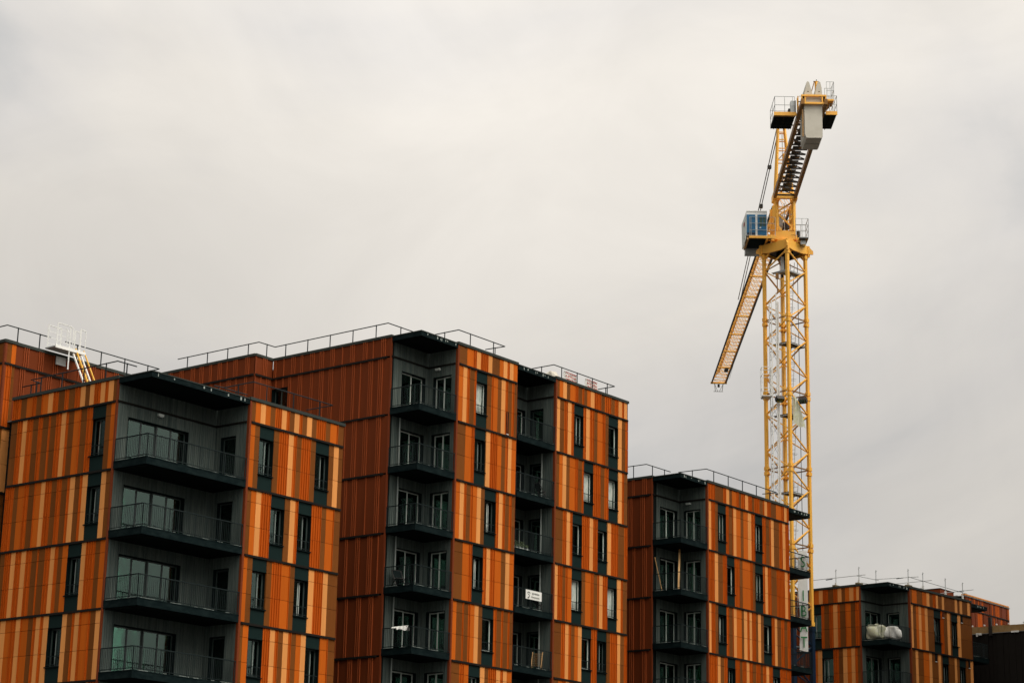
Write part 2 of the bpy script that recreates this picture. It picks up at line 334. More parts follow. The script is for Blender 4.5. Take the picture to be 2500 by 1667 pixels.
def curtain_part(fr, s0, s1, d, z0, z1, m, parent, seed, amp=.025):
    c = MB(); r = random.Random(seed); ph = r.random() * 6; fq = r.uniform(26, 40)
    def fn(u, v):
        s = s0 + (s1 - s0) * u; w = amp * math.sin(s * fq + ph + .6 * math.sin(s * 9)) * (1 - .5 * v)
        return fr.pt(s, d + w, z0 + (z1 - z0) * v)
    c.grid(fn, max(8, int((s1 - s0) / .03)), 1, m)
    return c.build('curtain', parent, True)
def window(bl, fr, a, b, zt, style, seed):
    z1 = zt - .53; z0 = zt - 2.13; r = random.Random(seed)
    f = MB()
    for s0, s1, q0, q1 in ((a, a + .012, z0, z1), (b - .012, b, z0, z1), (a + .012, b - .012, z1 - .012, z1), (a + .012, b - .012, z0, z0 + .012)):
        fr.box(f, s0, s1, -.46, -.004, q0, q1, 'dark')
    fm = {'w': 'pvc', 'c': 'pvc', 'f': 'pvc', 'd': 'greyframe', 'l': 'greyframe', 'g': 'lightline'}[style]
    D0, D1 = -.27, -.21
    A, B_, Z0, Z1 = a + .012, b - .012, z0 + .012, z1 - .012; t = .055
    for s0, s1, q0, q1 in ((A, A + t, Z0, Z1), (B_ - t, B_, Z0, Z1), (A + t, B_ - t, Z0, Z0 + t), (A + t, B_ - t, Z1 - t, Z1)):
        fr.box(f, s0, s1, D0, D1, q0, q1, fm)
    if style in 'dl': fr.box(f, a + .50, a + .56, D0, D1, Z0 + t, Z1 - t, 'greyframe'); fr.box(f, a + .53, a + .553, D1, D1 + .012, Z0 + t + .02, Z1 - .2, 'lightline' if style == 'd' else 'pvc')
    if style == 'g': fr.box(f, a + .50, a + .56, D0, D1, Z0 + t, Z1 - t, 'lightline')
    w = f.build('window', bl)
    p = MB(); fr.box(p, A + t, B_ - t, -.246, -.238, Z0 + t, Z1 - t, 'glass'); p.build('pane', w)
    s = MB(); fr.box(s, a - .015, b + .03, -.10, .055, z0 - .045, z0 - .004, 'dark'); s.build('sill', w)
    gr = MB()
    for z in (z0 + .42, z0 + .07): fr.box(gr, a + .014, b - .014, -.075, -.045, z, z + .028, 'rail')
    n = 7
    for i in range(n): x = a + .06 + i * (b - a - .12) / (n - 1); fr.box(gr, x - .006, x + .006, -.066, -.054, z0 + .098, z0 + .42, 'rail')
    gr.build('guard_rail', w)
    if style == 'c': curtain_part(fr, a + .07, b - .10, -.36, z0 + .05, z1 - .04, 'curtain', w, seed)
    elif style == 'f': curtain_part(fr, a + .075, b - .17, -.226, z0 + .08, z1 - .08, 'film', w, seed, .008)
    elif style == 'l': curtain_part(fr, a + .44, a + .53, -.225, z0 + .06, z1 - .12, 'film', w, seed, .006)
    elif r.random() < .7: curtain_part(fr, a + .06, a + r.uniform(.40, .62), -.38, z0 + .05, z1 - .04, 'curtaing', w, seed)
    return w
def facade(bl, zr, kind, plane, s0, s1, rows, nrows, styles=None, seed=1, bandgap=.12, slots=()):
    fr = FR(kind, plane); mb = MB(); wall = MB(); styles = styles or {}
    tr = .10
    z_lo = rowz(zr, nrows - 1)[0]
    fr.box(mb, s0, s0 + tr, -.058 if kind == 'v' else -.12, .012, z_lo, zr - .14, 'trim')            # corner trim on the loggia side
    for k in range(nrows):
        z0, z1 = rowz(zr, k)
        if k < len(rows): st = parse(rows[k])
        else: st = randrow(s0 + tr, s1, [s0 + .7 + .9 * ((k * 2 + seed) % 3)] + ([s0 + 4.3 + .9 * ((k + seed) % 2)] if s1 - s0 > 6 else []))
        st = [q for q in st if q[2] > s0 + tr + .03 and q[1] < s1 - .03]
        st[0][1] = s0 + tr + .003; st[-1][2] = s1
        joints = [] if k == 0 else [z1 - .53, z1 - 1.58]
        x = s0 + tr; wi = 0
        for ty, a, b in st:
            if ty == 'W':
                b = a + .88
                if a > x: fr.box(wall, x, a, -.5, -.07, z0, z1, 'interior')
                fr.box(wall, a, b, -.5, -.07, z1 - .53, z1, 'interior'); fr.box(wall, a, b, -.5, -.07, z0, z1 - 2.13, 'interior')
                fr.box(mb, a + .004, b - .004, -.065, -.02, z1 - .53, z1, 'spandrel')
                fr.box(mb, a + .004, b - .004, -.065, -.02, z0, z1 - 2.175, 'spandrel')
                sty = styles.get(k, 'dd'); window(bl, fr, a, b, z1, sty[min(wi, len(sty) - 1)], seed * 1000 + k * 10 + wi); wi += 1; x = b
            else: panel(mb, fr, ty, a, b, z0, z1, joints)
        if x < s1: fr.box(wall, x, s1, -.5, -.07, z0, z1, 'interior')
        # band under the row
        bm_ = MB(); zt = z0; n = 3
        fr.box(bm_, s0 + bandgap, s1 - .02, -.05, .055, zt - .10, zt - .012, 'band'); fr.box(bm_, s0 + bandgap, s1 - .02, -.05, .035, zt - .012, zt - .002, 'band')
        if k < nrows - 1: bm_.build('floor_band', bl)
    for sl in slots:                                                        # ventilation slots
        k, a, b, q0, q1 = sl; z1 = rowz(zr, k)[1]
        fr.box(mb, a, b, .005, .032, z1 - q1, z1 - q0, 'black'); fr.box(mb, a, b, .005, .05, z1 - q1 - .03, z1 - q1, 'white')
    mb.build('striped_cladding', bl); wall.build('wall', bl)
    c = MB(); fr.box(c, s0 - .03, s1 + .05, -.32, .055, zr - .135, zr, 'cap'); fr.box(c, s0, s1, -.32, .03, zr - .15, zr - .135, 'band')
    c.build('parapet_cap', bl)
def corrugated(bl, zr, kind, plane, s0, s1, nrows, seed, m='red', lo=0, trimlo=True, gaps=(.22, .0), capm='cap', holes=()):
    fr = FR(kind, plane); mb = MB(); r = random.Random(seed)
    z_lo = rowz(zr, nrows - 1)[0]
    for k in range(nrows):
        z0, z1 = rowz(zr, k)
        x = s0 + (.09 if trimlo else 0)
        hs = [h for h in holes if h[0] < z1 and h[1] > z0]
        def seg(a, b, d0, d1, m=m):
            if hs and b > hs[0][2] and a < hs[0][3]:
                if hs[0][1] < z1: fr.box(mb, a, b, d0, d1, hs[0][1], z1, m)
                if hs[0][0] > z0: fr.box(mb, a, b, d0, d1, z0, hs[0][0], m)
            else: fr.box(mb, a, b, d0, d1, z0, z1, m)
        while x < s1 - .05:
            w = min(r.choice([.30, .38, .44, .5]), s1 - x)
            seg(x, x + w, -.06, 0); x += w
            if x >= s1 - .05: break
            for q in range(r.choice([1, 3, 3, 3, 2])):
                if x > s1 - .1: break
                seg(x, x + .032, -.06, .055, 'redrib_lit'); seg(x + .032, x + .115, -.06, 0); x += .115
        if k < nrows - 1:
            bm_ = MB(); fr.box(bm_, s0 + gaps[0], s1 - gaps[1], -.05, .075, z0 - .10, z0 - .002, 'band'); bm_.build('floor_band', bl)
    if trimlo: fr.box(mb, s0, s0 + .085, -.058, .02, z_lo, zr - .14, 'trim')
    mb.build('corrugated_cladding', bl)
    wall = MB()
    if holes:
        h = holes[0]
        for a, b, z0, z1 in ((s0, h[2], z_lo, zr - .14), (h[3], s1, z_lo, zr - .14), (h[2], h[3], h[1], zr - .14), (h[2], h[3], z_lo, h[0])):
            if b > a: fr.box(wall, a, b, -.5, -.065, z0, z1, 'interior')
    else: fr.box(wall, s0 + (.08 if kind == 'u' else 0), s1, -.5, -.065, z_lo, zr - .14, 'interior')
    wall.build('wall', bl)
    c = MB(); fr.box(c, s0, s1 + .02, -.32, .055, zr - .135, zr, capm); c.build('parapet_cap', bl)
def cuts(s0, s1, z0, z1, ops):
    """rectangles left of a wall once the openings are taken out"""
    out = []; x = s0
    xs = sorted({s0, s1} | {o[0] for o in ops} | {o[1] for o in ops})
    for a, b in zip(xs[:-1], xs[1:]):
        if b <= s0 or a >= s1: continue
        hs = sorted([(o[2], o[3]) for o in ops if o[0] < b - 1e-6 and o[1] > a + 1e-6]); z = z0
        for h0, h1 in hs:
            if h0 > z: out.append((a, b, z, h0))
            z = h1
        if z < z1: out.append((a, b, z, z1))
    return out
def door(bl, fr, a, b, z0, z1, style, leaves, seed):
    f = MB(); r = random.Random(seed)
    for s0, s1, q0, q1 in ((a, a + .03, z0, z1), (b - .03, b, z0, z1), (a + .03, b - .03, z1 - .03, z1)): fr.box(f, s0, s1, -.30, .006, q0, q1, 'dark')
    fm = {'w': 'pvc', 'd': 'greyframe', 'g': 'lightline'}[style]; t = .06
    A, B_ = a + .03, b - .03; n = leaves; w = (B_ - A) / n; Z0, Z1 = z0 + .03, z1 - .03
    for i in range(n):
        p0 = A + i * w; p1 = p0 + w; dd = -.14 - .05 * (i % 2)
        for s0, s1, q0, q1 in ((p0, p0 + t, Z0, Z1), (p1 - t, p1, Z0, Z1), (p0 + t, p1 - t, Z0, Z0 + t), (p0 + t, p1 - t, Z1 - t, Z1)):
            fr.box(f, s0, s1, dd - .045, dd, q0, q1, fm)
        if style == 'd' and i % 2 == 1: fr.box(f, p0 - .012, p0 + .012, dd, dd + .012, Z0, Z1, 'lightline')
    o = f.build('balcony_door', bl)
    for i in range(n):
        p = MB(); p0 = A + i * w; dd = -.14 - .05 * (i % 2); fr.box(p, p0 + t, p0 + w - t, dd - .025, dd - .018, Z0 + t, Z1 - t, 'glass'); p.build('pane', o)
        if r.random() < .75:
            q = r.uniform(.3, .95); curtain_part(fr, p0 + .04, p0 + .04 + (w - .1) * q, -.36, z0 + .02, z1 - .05, r.choice(['curtain', 'curtaing', 'curtain'] if style == 'w' else ['curtaing', 'curtaing', 'interior']), o, seed * 7 + i)
    return o
def planks(mb, fr, s0, s1, z0, z1, ops, seed):
    r = random.Random(seed); x = s0
    while x < s1 - .01:
        w = min(r.choice([.105, .12, .135]), s1 - x)
        for a, b, q0, q1 in cuts(x + .004, x + w - .004, z0, z1, ops): fr.box(mb, a, b, -.03, r.uniform(-.003, .003), q0, q1, 'grey')
        x += w
def railing(pts, zt, z0, parent, seed=1, bars=.105, mat_='rail', name='railing'):
    mb = MB()
    for a, b in zip(pts[:-1], pts[1:]):
        a = Vector((*a, 0)); b = Vector((*b, 0)); L_ = (b - a).length; n = max(1, round(L_ / bars)); Z = lambda p, z: (p.x, p.y, z)
        mb.bar(Z(a, zt), Z(b, zt), .05, mat_, .04); mb.bar(Z(a, z0 + .10), Z(b, z0 + .10), .035, mat_, .03)
        for i in range(n + 1):
            p = a.lerp(b, i / n); w = .04 if i in (0, n) or i % 14 == 0 else .014
            mb.bar(Z(p, z0 - (.10 if w > .02 else -.08)), Z(p, zt - .02), w, mat_)
    return mb.build(name, parent)
def balcony(bl, x0, x1, y0, y1, zr, k, pts, seed):
    zs = zr - 3.70 - H * k; s = MB(); r = random.Random(seed)
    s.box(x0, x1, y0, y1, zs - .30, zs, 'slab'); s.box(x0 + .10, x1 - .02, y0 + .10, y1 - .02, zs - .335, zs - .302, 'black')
    s.box(x0 - .012, x1, y0 - .012, y0 + .02, zs - .02, zs + .022, 'slab')
    if pts[0][0] < x0 + .3 and pts[0][1] > y0 + .3: s.box(x0 - .012, x0 + .02, y0 + .02, y1, zs - .02, zs + .022, 'slab')
    for a, b in zip(pts[:-1], pts[1:]):                        # pale grout marks and splashes at the foot of the railing
        L_ = math.hypot(b[0] - a[0], b[1] - a[1]); x = r.uniform(.05, .4)
        while x < L_ - .3:
            w = r.uniform(.1, .8); w = min(w, L_ - x - .05); p = [a[i] + (b[i] - a[i]) * (x / L_) for i in (0, 1)]; q = [a[i] + (b[i] - a[i]) * ((x + w) / L_) for i in (0, 1)]
            s.bar((p[0], p[1], zs + .034), (q[0], q[1], zs + .034), .035, 'lightline', .016); x += w + r.uniform(.15, .9)
    o = s.build('balcony', bl)
    railing(pts, zr - 2.73 - H * k, zs, o, seed)
    return o
def canopy(bl, x0, x1, y0, y1, zr, dz=.08):
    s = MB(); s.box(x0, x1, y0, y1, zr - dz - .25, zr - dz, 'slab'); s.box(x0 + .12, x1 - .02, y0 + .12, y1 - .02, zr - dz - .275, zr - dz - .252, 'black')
    s.box(x0 - .02, x1, y0 - .02, y0 + .05, zr - dz - .03, zr - dz + .015, 'cap'); s.box(x0 - .02, x0 + .05, y0 + .05, y1, zr - dz - .03, zr - dz + .015, 'cap')
    r = random.Random(int(x0 * 10 + zr))
    for i in range(7): q = r.uniform(x0 + .2, x1 - .2); s.box(q, q + r.uniform(.03, .09), y0 - .004, y0 + .01, zr - dz - r.uniform(.12, .2), zr - dz - r.uniform(.04, .09), 'lightline')
    return s.build('canopy', bl)
def loggia(bl, zr, a, b, nrows, d1, d2, style, seed, x0=0.0, pipe=None, skiprail=False, lampW1=None, lampW2=None, leaves1=2, nost=False, left_open=True):
    """re-entrant corner: back wall (faces the street) and side wall (faces left), doors, slabs, canopy"""
    z_lo = rowz(zr, nrows - 1)[0]
    f1 = FR('u', b); f2 = FR('v', a); w = MB(); bk = MB()
    o1 = [(d1[0], d1[1], zr - 3.66 - H * k, zr - 1.65 - H * k) for k in range(nrows - 1)]
    o2 = [(d2[0], d2[1], zr - 3.66 - H * k, zr - 1.62 - H * k) for k in range(nrows - 1)]
    planks(w, f1, x0 + (.062 if x0 == 0 else 0), a, z_lo, zr - .33, o1, seed); planks(w, f2, .13, b, z_lo, zr - .33, o2, seed + 1)
    for q in cuts(x0 + (.07 if x0 == 0 else 0), a + .5, z_lo, zr - .33, o1): f1.box(bk, q[0], q[1], -.5, -.035, q[2], q[3], 'interior')
    for q in cuts(.13, b, z_lo, zr - .33, o2): f2.box(bk, q[0], q[1], -.49, -.035, q[2], q[3], 'interior')
    f2.box(w, .0, .13, -.06, .016, z_lo, zr - .14, 'trim')
    w.build('timber_cladding', bl); bk.build('wall', bl)
    bd = MB(); f1.box(bd, x0, a, .004, .05, zr - 1.13, zr - 1.05, 'band'); f2.box(bd, .13, b - .05, .004, .05, zr - 1.13, zr - 1.05, 'band'); bd.build('floor_band', bl)
    for k in range(nrows - 1):
        door(bl, f1, d1[0], d1[1], o1[k][2], o1[k][3], style[0], leaves1, seed * 50 + k)
        door(bl, f2, d2[0], d2[1], o2[k][2], o2[k][3], style[1], 2 if d2[1] - d2[0] > 1.1 else 1, seed * 60 + k)
        pts = [(x0 + .05, b - .01), (x0 + .05, .05), (a - .01, .05)] if left_open else [(x0 + .01, .05), (a - .01, .05)]
        if nost: continue
        balcony(bl, x0, a - .022, 0, b - .006, zr, k, pts, seed * 70 + k)
    canopy(bl, x0, a - .022, 0, b - .006, zr)
    if pipe:
        p = MB()
        zz = zr - 4.03
        for (px, py) in pipe: p.cyl((px, py), .04, z_lo, zz, 'lightline', 10)
        p.build('downpipe', bl)
    for fr, q in ((f1, lampW1), (f2, lampW2)):
        if q:
            l = MB(); fr.box(l, q - .14, q + .14, .006, .12, zr - 1.30, zr - 1.20, 'pvc'); fr.box(l, q - .10, q + .10, .02, .10, zr - 1.33, zr - 1.302, 'galv'); l.build('wall_lamp', bl)
def roofrail(bl, zr, pts, zt=.82, step=1.55, ends=True):
    mb = MB(); zt = zr + zt; zl = zr - .45
    for a, b in zip(pts[:-1], pts[1:]):
        a = Vector((*a, 0)); b = Vector((*b, 0)); Ld = (b - a).length; n = max(1, round(Ld / step)); P = lambda p, z: (p.x, p.y, z)
        mb.tube(P(a, zt), P(b, zt), .026, 'roofrail', 6); mb.tube(P(a, zr + .10), P(b, zr + .10), .020, 'roofrail', 6)
        d = (b - a).normalized()
        for i in range(n):
            p = a.lerp(b, (i + .5) / n) if Ld > 1.2 else a.lerp(b, .5)
            mb.bar(P(p, zl), P(p, zt + .03), .05, 'roofrail', .035)
    return mb.build('roof_railing', bl)
def core(bl, boxes, zr, zlo=0):
    c = MB()
    for x0, x1, y0, y1 in boxes: c.box(x0, x1, y0, y1, zlo, zr - .5, 'interior'); c.box(x0 - .15, x1 + .15, y0 - .15, y1 + .15, zr - .498, zr - .45, 'roofm')
    c.build('building_core', bl)
def plinth(bl, segs, z1):
    """ground floors: plain dark rendered wall, under the cladding"""
    p = MB()
    for x0, x1, y0, y1 in segs: p.box(x0, x1, y0, y1, 0, z1 - .004, 'street')
    p.build('ground_floor_wall', bl)
# ================================================================ building A (near, wide corner balconies)
GB = 'orange striped apartment blocks along the street'
ZA, ZB, ZC, ZD = 23.784, 29.542, 26.604, 23.686
A = thing('apartment_building', 'widest striped orange apartment block with long corner balconies, lowest roof at the left front', 'building', (57.026, 64.104, 0), group=GB)
loggia(A, ZA, 5.738, 2.023, 7, (.64, 4.11), (.77, 1.70), 'dd', 11, leaves1=4, lampW1=2.39)
facade(A, ZA, 'v', 0, 2.023, 8.871, ROWS['Av'], 7, {1: 'd', 2: 'd', 3: 'd', 4: 'd'}, 2)
facade(A, ZA, 'u', 0, 5.738, 11.727, ROWS['Au'], 7, {1: 'dd', 2: 'dd', 3: 'dl', 4: 'dd'}, 3)
core(A, [(.5, 11.70, 2.523, 8.84)], ZA); core(A, [(6.238, 11.70, .5, 2.37)], ZA - .004); core(A, [(.62, 11.0, 9.0, 9.78)], ZA - .40)
plinth(A, [(.05, 11.68, 2.07, 8.8), (5.79, 11.68, .05, 2.066)], 5.334)
roofrail(A, ZA, [(1.05, 9.7), (1.05, 8.45), (.62, 8.42)]); roofrail(A, ZA, [(.45, 8.37), (.42, 2.69), (1.5, 2.69)])
roofrail(A, ZA, [(5.7, 2.3), (6.2, 2.2), (6.2, .36), (11.3, .36), (11.3, 2.0)]); roofrail(A, ZA, [(6.3, 2.25), (7.7, 2.25)])
# ================================================================ building B (tall, two bays)
B = thing('apartment_building', 'tallest striped apartment block in the middle, with a long ribbed red side wall', 'building', (73.975, 64.149, 0), group=GB)
loggia(B, ZB, 2.803, 1.867, 9, (.80, 2.56), (.38, 1.55), 'ww', 21, pipe=[(.70, 1.80)], lampW2=1.23)
facade(B, ZB, 'u', 0, 2.803, 7.536, ROWS['Bu'], 9, {1: 'f', 2: 'd', 3: 'l', 4: 'l', 5: 'c', 6: 'g', 7: 'd'}, 4, slots=[(1, 6.70, 6.86, 1.60, 2.74)])
f7 = FR('u', 0)
loggia(B, ZB, 10.816, 1.88, 9, (9.35, 10.66), (.81, 1.65), 'wd', 23, x0=7.66, left_open=False, pipe=[(10.74, .80)], leaves1=2)
facade(B, ZB, 'u', 0, 10.816, 17.302, ROWS['Bw'], 9, {1: 'gc', 2: 'ff', 3: 'ww', 4: 'ff', 5: 'wd', 6: 'wd'}, 5)
WHOLE = (ZB - 3.30, ZB - 1.63, 8.86, 9.90)
corrugated(B, ZB, 'v', 0, 1.867, 9.929, 9, 6, holes=[WHOLE], gaps=(.28, .0))
door(B, FR('v', 0), 8.87, 9.89, WHOLE[0], WHOLE[1], 'd', 2, 99)
corrugated(B, ZB, 'u', 9.929, -1.27, -.002, 9, 7, trimlo=True, gaps=(.02, .02)); corrugated(B, ZB, 'v', -1.27, 9.95, 21, 9, 8, trimlo=False, gaps=(.04, .0))
core(B, [(.5, 17.27, 2.38, 20)], ZB); core(B, [(3.303, 7.50, .5, 2.20), (11.316, 17.27, .5, 2.20)], ZB - .004); core(B, [(-.77, .3, 10.44, 20)], ZB - .006)
e_ = MB(); e_.box(7.50, 7.55, 0.02, 2.38, 5.4, ZB - .14, 'red'); e_.box(7.551, 7.64, .06, 1.86, 5.4, ZB - .14, 'red'); e_.build('end_cladding', B)
plinth(B, [(.05, 17.25, 1.92, 20), (2.86, 7.5, .05, 1.915), (10.87, 17.25, .05, 1.915)], 5.290)
roofrail(B, ZB, [(-.6, 16.4), (-.6, 10.42), (.55, 10.4), (.49, 2.61), (2.4, 2.61)]); roofrail(B, ZB, [(2.6, 2.4), (3.39, 2.3), (3.39, .5), (7.1, .5), (7.0, 1.7)])
roofrail(B, ZB, [(10.4, 2.3), (11.36, 2.2), (11.36, .58), (16.85, .57), (16.85, 1.76)])
# ================================================================ building C
Cb = thing('apartment_building', 'striped apartment block one storey below the tallest one, standing in front of the crane mast', 'building', (96.492, 64.188, 0), group=GB)
loggia(Cb, ZC, 2.731, 1.901, 8, (.74, 2.50), (.48, 1.60), 'ww', 31, lampW2=1.27)
facade(Cb, ZC, 'u', 0, 2.731, 11.609, ROWS['Cu'], 8, {1: 'gg', 2: 'cg', 3: 'lc', 4: 'dg', 5: 'dd'}, 9)
corrugated(Cb, ZC, 'v', 0, 1.901, 12, 8, 10, gaps=(.2, 0))
core(Cb, [(.5, 11.57, 2.41, 12)], ZC); core(Cb, [(3.231, 11.57, .5, 2.24)], ZC - .004); plinth(Cb, [(.05, 11.56, 1.95, 12), (2.78, 11.56, .05, 1.945)], 5.252)
roofrail(Cb, ZC, [(.5, 8), (.5, 2.67), (2.95, 2.67)]); roofrail(Cb, ZC, [(3.3, 2.35), (3.4, .5), (11.3, .6), (11.2, 1.54)])
ec = MB(); ec.box(11.62, 11.66, .004, 12, 5.3, ZC - .14, 'red'); ec.build('end_cladding', Cb)
canopy(Cb, 11.67, 14.16, 0.0, 1.95, ZC, .10)
for k in range(6): balcony(Cb, 11.67, 14.10, 0.0, 1.95, ZC, k, [(11.70, .05), (14.05, .05), (14.05, 1.9)], 400 + k)
# ================================================================ building D (slightly turned)
D = thing('apartment_building', 'lower right striped block with scaffold posts on its roof and bales on its balcony', 'building', (119.814, 63.903, 0), R(-4.208), group=GB)
loggia(D, ZD, 2.544, 2.083, 7, (.50, 2.27), (.82, 1.78), 'gg', 41, leaves1=2)
facade(D, ZD, 'v', 0, 2.083, 5.90, ROWS['Dv'], 7, {1: 'g', 2: 'g', 3: 'd'}, 11)
corrugated(D, ZD, 'v', .3, 5.91, 12, 7, 13, trimlo=False, gaps=(0, 0))
facade(D, ZD, 'u', 0, 2.544, 10.18, ROWS['Du'], 7, {1: 'dd', 2: 'dd', 3: 'dd'}, 12,
       slots=[(1, 6.45, 6.68, .0, .42), (1, 8.80, 9.02, .0, .48), (2, 5.42, 5.62, .0, .5), (2, 9.60, 9.80, .0, .5)])
core(D, [(.82, 10.14, 2.59, 12)], ZD); core(D, [(3.044, 10.14, .5, 2.41)], ZD - .004); plinth(D, [(.05, 10.13, 2.13, 5.9), (2.59, 10.13, .05, 2.126)], 5.236)
ed = MB(); ed.box(10.19, 10.23, .004, 12, 5.3, ZD - .14, 'red'); ed.build('end_cladding', D)
canopy(D, 10.24, 12.36, 0, 2.0, ZD, .17)
for k in range(5): balcony(D, 10.24, 12.3, 0, 2.0, ZD, k, [(10.26, .05), (12.25, .05), (12.25, 1.95)], 450 + k)
# ================================================================ building E (far left, behind A)
E = thing('apartment_building', 'ribbed red-brown block at the far left edge, behind the nearest block', 'building', (57.03, 73.90, 0), group=GB)
facade(E, ZC, 'v', 0, 0, 8, ['0 B.45 R1.2 T1.5 O2.0 B2.6 R3.4 T3.7 O4.4 B5 R6 O7 B8', '0 O.7 R1.6 B2.0 T2.3 R3 O4 B5 T5.3 R6.4 O8', '0 R.2 T.55 B1 O1.8 R2.6 T2.9 B4 O5 R6.4 B8', '0 T.4 R1.0 B1.5 O2.5 T2.8 R4 B5 O6 R8', '0 B.5 T.8 R1.4 O2.5 B4 T4.3 R6 O8'], 8, {}, 14)
facade(E, ZC, 'u', 0, 0.02, .62, ['0 B.38 O.62', '0 R.44 B.62', '0 B.2 T.62', '0 O.3 B.62', '0 R.3 T.62'], 8, {}, 15, bandgap=0)
corrugated(E, ZC, 'u', .05, .64, 9.15, 8, 16, trimlo=False, gaps=(0, 0))
core(E, [(.5, 9.1, .56, 8)], ZC); plinth(E, [(.05, 9.1, .1, 8)], 5.24)
roofrail(E, ZC, [(.4, 7), (.4, .5), (2.9, .5)]); roofrail(E, ZC, [(3.75, .5), (9.6, .52), (9.6, 3)])
# ================================================================ building F (red, behind D) and G (unfinished, right edge)
F = thing('apartment_building', 'plain red-orange panelled block behind the lower right block, with a pale roof edge', 'building', (144.0, 70.4, 0), group='unfinished blocks at the right edge')
fr = FR('u', 0); mb = MB(); bd = MB(); r_ = random.Random(5); zf = 26.6
for k, (q0, q1) in enumerate(((zf - 1.05, zf - .05), (zf - 3.9, zf - 1.13), (zf - 6.8, zf - 3.98), (zf - 9.7, zf - 6.88), (3.0, zf - 9.78))):
    x = 0
    while x < 7.33:
        w = min(r_.choice([.28, .34, .4, .22]), 7.35 - x); fr.box(mb, x + .01, x + w - .012, -.06, r_.choice([0, .012, .03]), q0, q1, r_.choice(['rust', 'red', 'red', 'trim'])); x += w
    fr.box(bd, 0, 7.35, -.05, .06, q0 - .08, q0, 'band')
fr.box(bd, -.02, 7.41, -.3, .04, zf - .05, zf + .04, 'tan'); fr.box(bd, 7.352, 7.41, -.3, .04, 3, zf - .052, 'tan')
mb.build('striped_cladding', F); bd.build('floor_band', F); core(F, [(0, 7.34, .07, 9)], zf + .35)
ph = MB()
for (x0, x1, y0, y1, z1) in ((1.14, 3.4, 2.6, 5, 27.37), (3.95, 5.0, 2.6, 4.4, 27.18)):
    x = x0
    while x < x1 - .05: w = r_.uniform(.18, .3); w = min(w, x1 - x); ph.box(x, x + w - .015, y0, y1, 26.4, z1, r_.choice(['red', 'trim'])); x += w
    ph.box(x0 - .03, x1 + .02, y0 - .03, y1, z1 + .003, z1 + .06, 'band')
ph.build('roof_shed', F)
G = thing('apartment_building', 'dark unfinished block at the lower right edge, its roof edge wrapped in beige boards', 'building', (134.0, 52.0, 0), group='unfinished blocks at the right edge')
mb = MB(); fr = FR('v', 0); zg = 22.05
y = 0
while y < 21: w = r_.choice([.3, .4, .5]); fr.box(mb, y + .01, y + w - .01, -.06, r_.choice([0, .02]), 3, zg - 3.9, 'black'); fr.box(mb, y + .01, y + w - .01, -.06, r_.choice([0, .02]), zg - 3.8, zg - .002, 'band'); y += w
fr.box(mb, 0, 21, -.05, .05, zg - 3.9, zg - 3.8, 'band'); mb.build('wall', G)
mb = MB(); x = 0
while x < 21: w = r_.uniform(.8, 1.3); fr.box(mb, x + .004, x + w, -.30, .03 + r_.uniform(0, .012), zg, zg + r_.uniform(.44, .50), 'beige'); x += w
mb.build('parapet_boards', G)
mb = MB()
for s, w, h in ((12.35, .22, .06), (9.6, .55, .045), (12.62, .12, .10)): fr.box(mb, s, s + w, .045, .12, zg - h * 2, zg + h * .5, 'cloth')
for s in (13.0, 12.1, 11.2, 10.3, 9.2, 8.6): fr.box(mb, s, s + .09, -.05, .04, zg + .5, zg + .60, 'white')
mb.build('loose_wrap', G)
mb = MB(); fr.box(mb, 11.55, 11.75, .05, .22, zg - .2, zg + 1.05, 'crdark'); mb.build('pipe_stack', G)
core(G, [(.07, 14, 0, 21)], zg + .45)
hp = MB(); zz = zg + .5                                  # pile of tarpaulin and boards on G
hp.box(1.6, 1.9, 8.05, 8.3, zz, zz + 1.75, 'crdark'); hp.poly([(1.5, 8.5, zz), (1.5, 6.0, zz), (1.5, 6.0, zz + .55), (1.5, 7.6, zz + .8), (1.5, 8.35, zz + 1.3)], (.6, 0, 0), 'crdark')
tag(hp.build('tarpaulin_heap'), 'black tarpaulin heap with an upright stub on the beige roof edge at the right', 'tarpaulin').location = (134, 52, 0)
bp_ = MB(); bp_.box(0, 1.2, 0, 3.2, 0, .45, 'tan'); b_ = bp_.build('board_stack'); b_.location = (137.4, 57.2, zg + 1.1)
tag(b_, 'pale tan boards lying beyond the black tarpaulin at the right edge', 'boards')
bs = MB(); bs.box(0, 1.2, 0, 3.2, 0, 1.1, 'red'); o = bs.build('timber_crate'); o.location = (137.4, 57.2, zg); tag(o, 'dull red crate carrying the tan boards at the right edge', 'crate')

# ================================================================ unseen blocks added across the street to shade the lower floors and D
for i, (x, y, w, dd, h, rz, lb) in enumerate(((52, -16, 46, 16, 40, 7, 'unseen plain block added across the street to shade the lower floors, lower of the two'), (112, 18, 50, 20, 60, -3, 'unseen plain tower added across the street to shade the right-hand block, taller of the two'))):
    t = thing('added_shade_building', lb, 'building', (x, y, 0), R(rz), 'added shading blocks across the street')
    mb = MB(); mb.box(0, w, 0, dd, 0, h, 'street'); mb.build('wall', t)
    mb = MB(); mb.box(-.2, w + .2, -.2, dd + .2, h + .002, h + .4, 'cap'); mb.build('roof', t)
    fr_ = FR('u', dd)
    for k in range(int(h // 3)):
        mb = MB(); 
        for q in range(int(w // 3)): mb.box(q * 3 + .9, q * 3 + 2.1, dd + .004, dd + .05, k * 3 + 1, k * 3 + 2.4, 'greyframe')
        mb.build('window_row', t)
